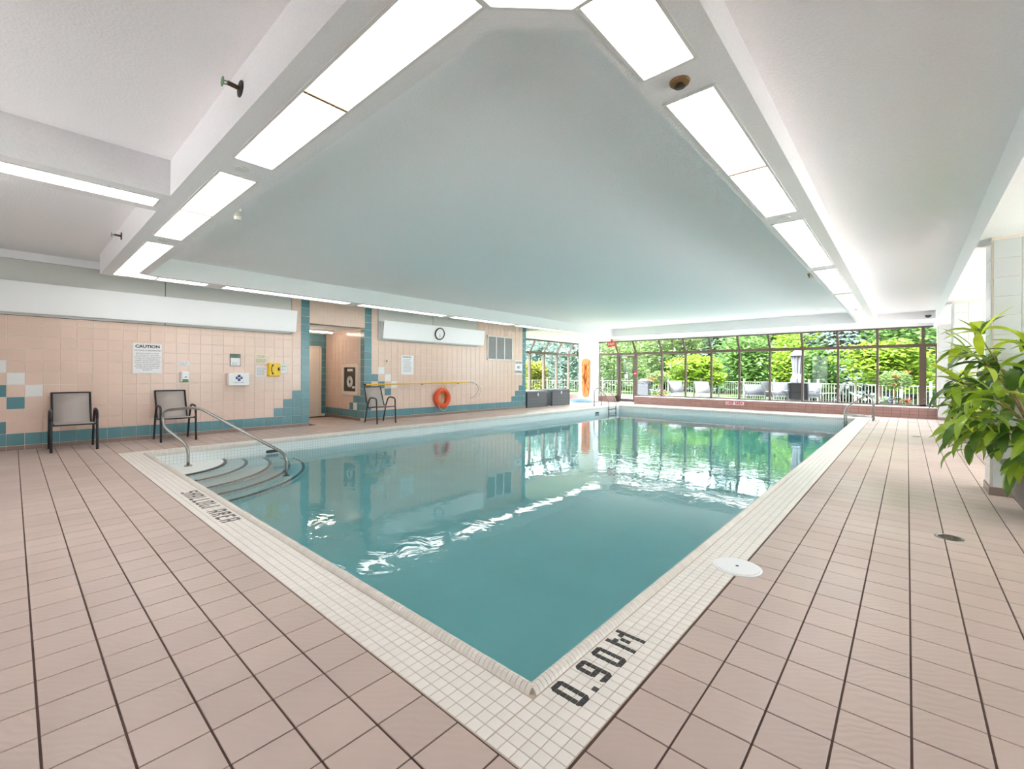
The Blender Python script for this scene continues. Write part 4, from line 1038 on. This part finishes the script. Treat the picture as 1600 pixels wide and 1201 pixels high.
def potted(name, label, x, y, rim, zr, base, fr, nros, nleaf, L, W, z0, z1, R, seed, potm='pot', depth=1.0, ymax=99):
    r = random.Random(seed)
    t = thing(name, label, 'potted plant', (x, y, 0))
    MB().lathe([(base*.9,0),(base,.02),(base+(rim-base)*.55,zr*.35),(base+(rim-base)*.85,zr*.7),(rim,zr-.03),(rim+.012,zr-.02),(rim+.012,zr),(rim-.02,zr),(rim-.03,zr-.06)], (x,y,0), 36).build('pot', M[potm], t, smooth=True)
    MB().lathe([(0,zr-.05),(rim-.025,zr-.05),(rim-.025,zr-.06)], (x,y,0), 24).build('soil', M['soil'], t)
    meshes = [[leaf_mesh(L*k, W*k2, d, mm) for d in (.6, 1.2, 1.9) for k, k2 in ((.8,1),(1.1,1.05))] for mm in LM]
    tot = 0
    inn = (MB(), MB())
    for i in range(nros):
        th = 2*PI*(i*.618034 % 1)+r.uniform(-.2,.2); f_ = (i+.5)/nros
        el = -.80+1.75*f_                     # from drooping low shoots to the crown
        rr = R*math.cos(el*.9)*(.72+.28*r.random()); zz = (z0+z1)/2+(z1-z0)/2*math.sin(el*1.1)*.95
        c_ = Vector((rr*math.cos(th), rr*math.sin(th)*(depth if math.sin(th) > 0 else 1), zz))
        b0 = Vector((r.uniform(-.12,.12)*rim/.35, r.uniform(-.12,.12)*rim/.35, zr-.06))
        md = b0.lerp(c_, .5)+Vector((0,0,.12))
        MB().tube(fillet([b0+Vector((x,y,0)), md+Vector((x,y,0)), c_+Vector((x,y,0))], .3, 4), lambda q: .010-.005*q, 5).build('cane', M['cane'], t)
        az = math.atan2(c_.y, c_.x)
        for k in range(nleaf):
            a = 2*PI*k/nleaf+r.uniform(-.35,.35)
            if r.random() < .35: a = az+r.uniform(-.9,.9)
            pit = r.uniform(-.35,.85)-.7*max(0,-el)+.45*max(0,el)
            cl = 0 if r.random() < .15+.65*max(0,f_-.25) else (1 if r.random() < .7 else 2)  # lit tone grows likelier toward the crown
            L_ = c_+Vector((r.uniform(-.03,.03), r.uniform(-.03,.03), r.uniform(-.07,.05)))
            if y+L_.y+L*math.sin(a)*1.05 > ymax: a = -abs(a % (2*PI))+.0 if math.sin(a) > 0 else a
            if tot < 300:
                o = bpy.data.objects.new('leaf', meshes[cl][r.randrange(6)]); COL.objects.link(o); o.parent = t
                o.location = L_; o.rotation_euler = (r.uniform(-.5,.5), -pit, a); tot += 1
        q0 = c_*.8+Vector((0,0,zr*.18))  # inner leaves take only the middle and shaded tones
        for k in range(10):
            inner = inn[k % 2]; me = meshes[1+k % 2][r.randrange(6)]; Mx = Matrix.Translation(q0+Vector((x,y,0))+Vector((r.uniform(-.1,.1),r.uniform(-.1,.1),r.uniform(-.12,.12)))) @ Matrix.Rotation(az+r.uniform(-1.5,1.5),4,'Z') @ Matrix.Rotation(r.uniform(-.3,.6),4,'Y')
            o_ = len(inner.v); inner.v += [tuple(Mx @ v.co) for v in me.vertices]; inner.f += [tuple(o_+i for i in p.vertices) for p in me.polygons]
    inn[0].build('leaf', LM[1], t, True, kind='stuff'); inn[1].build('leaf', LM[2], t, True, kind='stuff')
    return t
potted('potted_dracaena', 'big leafy green plant in a grey bowl pot at the right edge', 1.02, 6.13, .37, .47, .21, 0, 33, 9, .31, .034, .38, 1.84, .78, 11, 'pot', .75, 6.90)
p2 = potted('potted_shrub', 'smaller leafy plant in a grey pot by the second tiled pillar', .98, 11.55, .24, .42, .16, 0, 20, 9, .24, .03, .45, 1.40, .46, 23, 'pot', .8, 12.25)
fb = MB(); r = random.Random(3)
for k in range(9): fb.lathe([(0,-.02),(.025,0),(0,.025)], (.66+r.uniform(-.12,.12), 11.2+r.uniform(-.1,.1), .52+r.uniform(-.1,.12)), 6)
fb.build('flowers', M['fl_red'], p2, label='red flowers')

# ------------------------------------------------------------------ outdoors
struct(MB().box(-40, 30, YG+.1, 60, -.25, -.12).build('lawn', M['lawn']))
struct(MB().box(XR+.1, 14, -30, YG+.1, -.25, -.12).build('bounce_ground_side', M['bounce_ground']))  # unseen pale ground, added to throw sunlight up to the ceiling
struct(MB().box(14, 40, -30, YG+.1, -.25, -.12).build('lawn_side', M['lawn']))
struct(MB().box(XG, XR+.1, -12, YB-.1, -.25, -.12).build('bounce_ground_back', M['bounce_ground']))  # unseen pale ground, added to bounce light through the rear glazing
struct(MB().box(-40, XG-.1, -10, YG+.1, -.25, -.12).build('lawn_left', M['lawn']))
struct(MB().box(-14, 5, YG+.1, 23.2, -.14, -.05).build('patio', M['patio']))
# fence
fe = thing('picket_fence', 'cream metal picket fence around the patio outside the windows', 'fence', (-6, 25, -.1))
fp = [(-17.5,20.2),(-13.2,23.0),(-8.2,27.6),(-3.0,24.4),(.6,21.2),(5.0,20.6)]
pk = MB().box(-.009,.009,-.009,.009,0,1.0).mesh('picket', M['fence']); post = MB().box(-.035,.035,-.035,.035,0,1.18).mesh('post', M['fence'])
cnt = 0
for (xa, ya), (xb, yb) in zip(fp, fp[1:]):
    L = math.hypot(xb-xa, yb-ya); n = int(L/.145)
    for z in (.08, 1.0): MB().bar((xa,ya,z-.1), (xb,yb,z-.1), .04, .03).build('rail', M['fence'], fe)
    for k in range(n):
        q = (xa+(xb-xa)*k/n+6, ya+(yb-ya)*k/n-25, 0)
        if k % 13 == 0: put('post', post, q, fe, math.atan2(yb-ya, xb-xa))
        else: put('picket', pk, q, fe, math.atan2(yb-ya, xb-xa)); cnt += 1
# patio chairs and table with umbrella
def sling_chair(name, label, x, y, rz, m, fm, group=None, hgt=.98, wide=.27):
    t = thing(name, label, 'chair', (x, y, -.05), 0, group); t['_local'] = 1
    sling([(.28,.42),(.0,.38),(-.18,.37),(-.22,.42)], wide).build('seat', m, t, smooth=True)
    sling([(-.22,.42),(-.30,.66),(-.38,.86),(-.45,hgt-.03),(-.50,hgt)], wide).build('backrest', m, t, smooth=True)
    for s in (-1, 1):
        y_ = s*(wide+.02)
        MB().tube(fillet([(.30,y_,0),(.28,y_,.62),(-.25,y_,.64)], .1, 4), .014, 6).build('armrest', fm, t)
        MB().tube([(-.36,y_,0),(-.24,y_,.42),(-.48,y_,hgt)], .014, 6).build('leg', fm, t)
    t.rotation_euler.z = rz
    return t
def rel(pxx, Y):      # plan x at depth Y for a column of the picture
    d = cfw+crt*((pxx-PX)/F); return d.x/d.y*Y
sling_chair('patio_armchair', 'dark mesh high-back chair seen from behind in front of the closed umbrella', rel(1247,20.1), 20.35, PI/2+.05, M['pdark'], M['black_metal'], None, 1.02, .30)
sling_chair('patio_armchair', 'dark mesh chair seen in profile at the left of the patio table', rel(1212,21.0), 21.0, -.25, M['pdark'], M['black_metal'], None, 1.05)
sling_chair('patio_armchair', 'pale grey mesh chair facing us behind the patio table, left one', rel(1223,22.2), 22.3, -PI/2+.35, M['pgrey'], M['black_metal'], None, .98, .34)
sling_chair('patio_armchair', 'pale grey mesh chair facing us behind the patio table, right one', rel(1264,22.0), 22.2, -PI/2-.2, M['pgrey'], M['black_metal'], None, 1.0)
sling_chair('patio_armchair', 'dark mesh chair in profile at the right of the patio table', rel(1296,21.0), 21.0, PI+.25, M['pdark'], M['black_metal'], None, 1.05)
sling_chair('patio_armchair', 'pale grey lounge chair standing alone on the patio left of the table', rel(1180,22.0), 22.3, -PI/2+.5, M['pgrey'], M['black_metal'], None, .88, .40)
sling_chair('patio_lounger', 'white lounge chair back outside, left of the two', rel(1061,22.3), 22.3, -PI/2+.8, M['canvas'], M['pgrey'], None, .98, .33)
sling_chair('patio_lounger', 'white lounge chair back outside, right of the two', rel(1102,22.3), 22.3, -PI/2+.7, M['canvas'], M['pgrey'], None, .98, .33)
tx, ty = rel(1246,21.3), 21.3
tb = thing('patio_table', 'round dark patio table under the closed white umbrella', 'table', (tx, ty, -.05))
MB().lathe([(0,.66),(.55,.66),(.57,.68),(.55,.70),(0,.701)], (tx,ty,-.05), 28).build('tabletop', M['pdark'], tb)
for a in range(4): MB().tube([(tx+.42*math.cos(a*PI/2+.7),ty+.42*math.sin(a*PI/2+.7),-.05),(tx+.36*math.cos(a*PI/2+.7),ty+.36*math.sin(a*PI/2+.7),.61)], .02, 6).build('leg', M['black_metal'], tb)
um = thing('patio_umbrella', 'closed white umbrella standing on the patio', 'umbrella', (tx, ty, -.05))
MB().tube([(tx,ty,-.03),(tx,ty,2.3)], .022, 8).build('pole', M['pdark'], um)
MB().lathe([(.25,-.05),(.25,0),(.04,.04)], (tx,ty,0), 20).build('base', M['pdark'], um)
cv = MB(); n = 20; prof = [(.10,.98),(.21,1.05),(.20,1.2),(.13,1.42),(.15,1.6),(.18,1.95),(.19,2.10),(.26,2.14),(.17,2.28),(.03,2.42)]
for rr_, z in prof:
    for k in range(n): a = 2*PI*k/n; q = rr_*(1+(.22 if k % 2 else -.15)*(1 if z < 2.12 else .4)); cv.v.append((tx+q*math.cos(a), ty+q*math.sin(a), z-.08))
for i in range(len(prof)-1):
    for k in range(n): j = (k+1) % n; cv.f.append((i*n+k, i*n+j, (i+1)*n+j, (i+1)*n+k))
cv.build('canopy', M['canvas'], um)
# barbecue
bx_ = rel(1007,22.0)
bq = thing('barbecue', 'grey barbecue with a dark lid outside by the door', 'barbecue', (bx_, 22.0, -.05))
MB().box(bx_-.28,bx_+.28,21.8,22.2,.05,.80).build('cabinet', M['pgrey'], bq); MB().lathe([(.02,.24),(.16,.22),(.24,.12),(.26,0)], (0,0,0), 14).xf(Matrix.Translation((bx_,22.0,.82)) @ Matrix.Diagonal((1.3,.9,1,1))).build('lid', M['pdark'], bq)
MB().tube([(bx_-.2,21.78,.95),(bx_+.2,21.78,.95)], .012, 6).build('handle', M['steel_dull'], bq)
# foliage
def leaf_cloud(b, c, rad, n, s, r, flat=0.5, shell=.5):
    for _ in range(n):
        while True:
            d = Vector((r.uniform(-1,1), r.uniform(-1,1), r.uniform(-1,1)))
            if .02 < d.length < 1: break
        d = d.normalized()*(shell+(1-shell)*r.random()**.6)
        p = Vector((c[0]+d.x*rad[0], c[1]+d.y*rad[1], c[2]+d.z*rad[2]))
        a = r.uniform(0, 2*PI); ti = r.gauss(0, flat); u = Vector((math.cos(a), math.sin(a), ti*.6))*s*r.uniform(.6,1.3); v = Vector((-math.sin(a), math.cos(a), r.gauss(-.3, flat)))*s*.6*r.uniform(.6,1.2)
        b.quad(p-u, p+v*.8, p+u, p-v*.8)
FG = {}
def fmat(name, c, tr=.45):
    if name not in FG: FG[name] = mat('foliage_'+name, c, .6, spec=.25, var=.35, noise=(.9,.25), trans=tr)
    return FG[name]
fmat('lime', (98,122,34)); fmat('green', (72,100,46)); fmat('dark', (40,60,40)); fmat('yellow', (122,124,50)); fmat('spruce', (96,116,112), .4); fmat('pine', (60,82,66), .4); fmat('olive', (88,108,62))
def tree(label, pxx, Y, h, w, zc, kind, n, s, name='tree', trunk=True, seed=0, lumps=9, dep=None, cat='tree', zt=-.12):
    r = random.Random(seed); x = rel(pxx, Y)
    t = thing(name, label, cat, (x, Y, zt)); b = MB(); dep = dep or w
    for k in range(lumps):
        a = r.uniform(0, 2*PI); q = r.random()**.5*.6; dz = r.uniform(-.55,.6)
        c_ = (x+w*q*math.cos(a), Y+dep*q*math.sin(a), zc+h*dz*.5)
        leaf_cloud(b, c_, (w*.48, dep*.48, h*.27), n//lumps, s, r, .5, .45)
    b.build('crown', FG[kind], t, kind='stuff')
    if trunk:
        MB().tube([(x,Y,zt),(x+.05,Y,zc*.6),(x-.05,Y,zc+h*.2)], lambda q: .14*(1-q*.6)*min(1,h/5), 7).build('trunk', M['bark'], t)
        for k in range(3):
            a = r.uniform(0, 2*PI); MB().tube([(x,Y,zc*.7),(x+w*.4*math.cos(a),Y+w*.4*math.sin(a),zc+h*.15)], lambda q: .05*(1-q*.7)*min(1,h/5), 5).build('branch', M['bark'], t)
    return t
def spruce(label, pxx, Y, h, w, kind, n, s, seed=0, z0=.1):
    r = random.Random(seed); x = rel(pxx, Y); t = thing('spruce_tree', label, 'tree', (x, Y, -.12)); b = MB()
    lev = 16
    for k in range(lev):
        f = k/lev; z = z0+(h-z0)*f; R = w*(1-f)**.8
        for _ in range(int(n/lev*(1.3-f))):
            a = r.uniform(0, 2*PI); q = R*(.35+.65*r.random()**.5); p = Vector((x+q*math.cos(a), Y+q*math.sin(a), z+.5-.35*q/max(R,.01)*.9+r.uniform(-.18,.18)))
            u = Vector((math.cos(a+r.gauss(0,.4)), math.sin(a+r.gauss(0,.4)), -.35))*s*r.uniform(.7,1.4); v = Vector((-math.sin(a), math.cos(a), r.gauss(0,.2)))*s*.38
            b.quad(p-u*.5, p+v, p+u, p-v)
    b.build('needles', FG[kind], t, kind='stuff')
    MB().tube([(x,Y,-.12),(x,Y,h*.95)], lambda q: .16*(1-q*.9), 7).build('trunk', M['bark'], t)
tree('bright green domed maple behind the white lounge chairs', 1084, 27.2, 1.9, 1.75, 1.55, 'lime', 5200, .11, 'maple_bush', seed=1, lumps=14)
tree('large bright green bush in the last two big panes at right', 1375, 23.6, 2.1, 1.75, 1.62, 'lime', 5600, .11, 'maple_bush', seed=2, lumps=14, dep=1.2)
tree('yellow-green bush outside the left solarium windows', 838, 22.5, 2.0, 1.1, 1.0, 'yellow', 2600, .11, 'yellow_bush', seed=3, lumps=8)
tree('loose pale green tree seen through the glazed door', 968, 30, 4.4, 2.6, 2.3, 'olive', 5200, .13, 'willow_tree', seed=4, lumps=14)
tree('mid green tree between the maple and the umbrella', 1182, 31, 3.9, 2.7, 2.0, 'green', 5600, .13, 'leafy_tree', seed=5, lumps=14)
tree('yellow-flecked green tree behind the closed umbrella', 1238, 30, 4.0, 2.0, 2.1, 'lime', 4200, .13, 'leafy_tree', seed=6, lumps=12)
tree('round green bush right of the closed umbrella', 1283, 28, 2.6, 1.2, 1.7, 'green', 2600, .12, 'round_bush', seed=7, lumps=9)
spruce('blue-grey spruce with drooping boughs right of the umbrella', 1316, 31, 7.5, 3.2, 'spruce', 5200, .28, 8)
spruce('blue-grey spruce towering behind the right bush', 1392, 33, 9, 4.0, 'spruce', 5200, .3, 9)
spruce('dark pine behind the right edge of the maple', 1135, 36, 8, 2.6, 'pine', 3600, .26, 10)
tree('blue-green conifer left of the glazed door', 925, 34, 7, 2.6, 3.2, 'pine', 4200, .17, 'conifer', seed=11, lumps=14)
tree('blue-green conifer outside the left solarium, nearer the orange board', 884, 30, 7, 2.4, 3.2, 'spruce', 4200, .16, 'conifer', seed=12, lumps=14)
tree('grey-green conifer outside the left solarium above the yellow bush', 846, 34, 8, 3.0, 3.8, 'spruce', 4600, .18, 'conifer', seed=13, lumps=14)
tree('tall pale tree crown behind the maple', 1050, 38, 7, 5.0, 4.2, 'olive', 5600, .19, 'tall_tree', seed=14, lumps=16)
tree('tall green tree crown rising behind the mid green tree', 1215, 40, 7, 5.0, 4.4, 'green', 5600, .2, 'tall_tree', seed=15, lumps=16)
tree('dark green tree crown at the far right of the windows', 1440, 28, 5.5, 2.6, 2.6, 'green', 5200, .14, 'tall_tree', seed=16, lumps=14)
tree('tall olive tree crown above the left solarium roof', 815, 40, 8, 4.0, 4.4, 'olive', 4200, .2, 'tall_tree', seed=17, lumps=14)
tree('tall green tree crown above the glazed door', 985, 42, 8, 4.0, 5, 'green', 4600, .2, 'tall_tree', seed=20, lumps=14)
hd = MB(); r = random.Random(5)
for k in range(170):
    pxx = 790+(k*37 % 170)*4.3; low = k % 2; Y = (38 if low else 46)+r.uniform(-3,4); x = rel(pxx, Y); leaf_cloud(hd, (x, Y, r.uniform(.2,1.3) if low else r.uniform(1.5,6.5)), (2.2,1.5,1.1 if low else 2.0), 200, .24 if low else .32, r, .5, .3)
tag(hd.build('woodland', FG['green']), 'mid green woodland closing the garden far behind the fence', 'woodland')['kind'] = 'stuff'
# flowering pots
def planter(label, pxx, Y, cols, stem=None, seed=1):
    r = random.Random(seed); x = rel(pxx, Y); t = thing('flower_planter', label, 'planter', (x, Y, -.05))
    MB().lathe([(.22,0),(.30,.28),(.31,.30),(.28,.30),(.27,.26)], (x,Y,-.05), 20).build('pot', M['terracotta'], t)
    b = MB(); leaf_cloud(b, (x,Y,.36), (.5,.3,.16), 420, .05, r); b.build('foliage', FG['green'], t, kind='stuff')
    for i, c_ in enumerate(cols):
        f = MB()
        for k in range(16): leaf_cloud(f, (x-.42+.84*(i+r.random())/len(cols), Y-.22+r.uniform(-.08,.08), .40+r.uniform(-.08,.12)), (.05,.05,.04), 6, .035, r)
        f.build('blossoms', M[c_], t, kind='stuff')
    if stem:
        MB().tube([(x,Y,.2),(x,Y,.85)], .018, 6).build('stem', M['cane'], t)
        b = MB(); leaf_cloud(b, (x,Y,1.12), (.48,.4,.34), 900, .055, r); b.build('crown', FG['olive'], t, kind='stuff')
        f = MB()
        for k in range(stem): leaf_cloud(f, (x+r.uniform(-.35,.35), Y-.35, 1.15+r.uniform(-.25,.33)), (.08,.05,.06), 14, .06, r)
        f.build('flowers', M['fl_orange'], t, kind='stuff')
planter('planter of white, violet and red flowers with a small orange-flowered tree', 1398, 20.6, ('fl_white','fl_violet','fl_red'), 4, 2)
planter('planter of grey and red flowers with an orange-flowered shrub by the maple', 1030, 21.8, ('fl_white','fl_white','fl_red'), 7, 3)

for o in list(bpy.data.objects):
    for k in ('_local', '_x'):
        if k in o: del o[k]
bpy.context.view_layer.update()
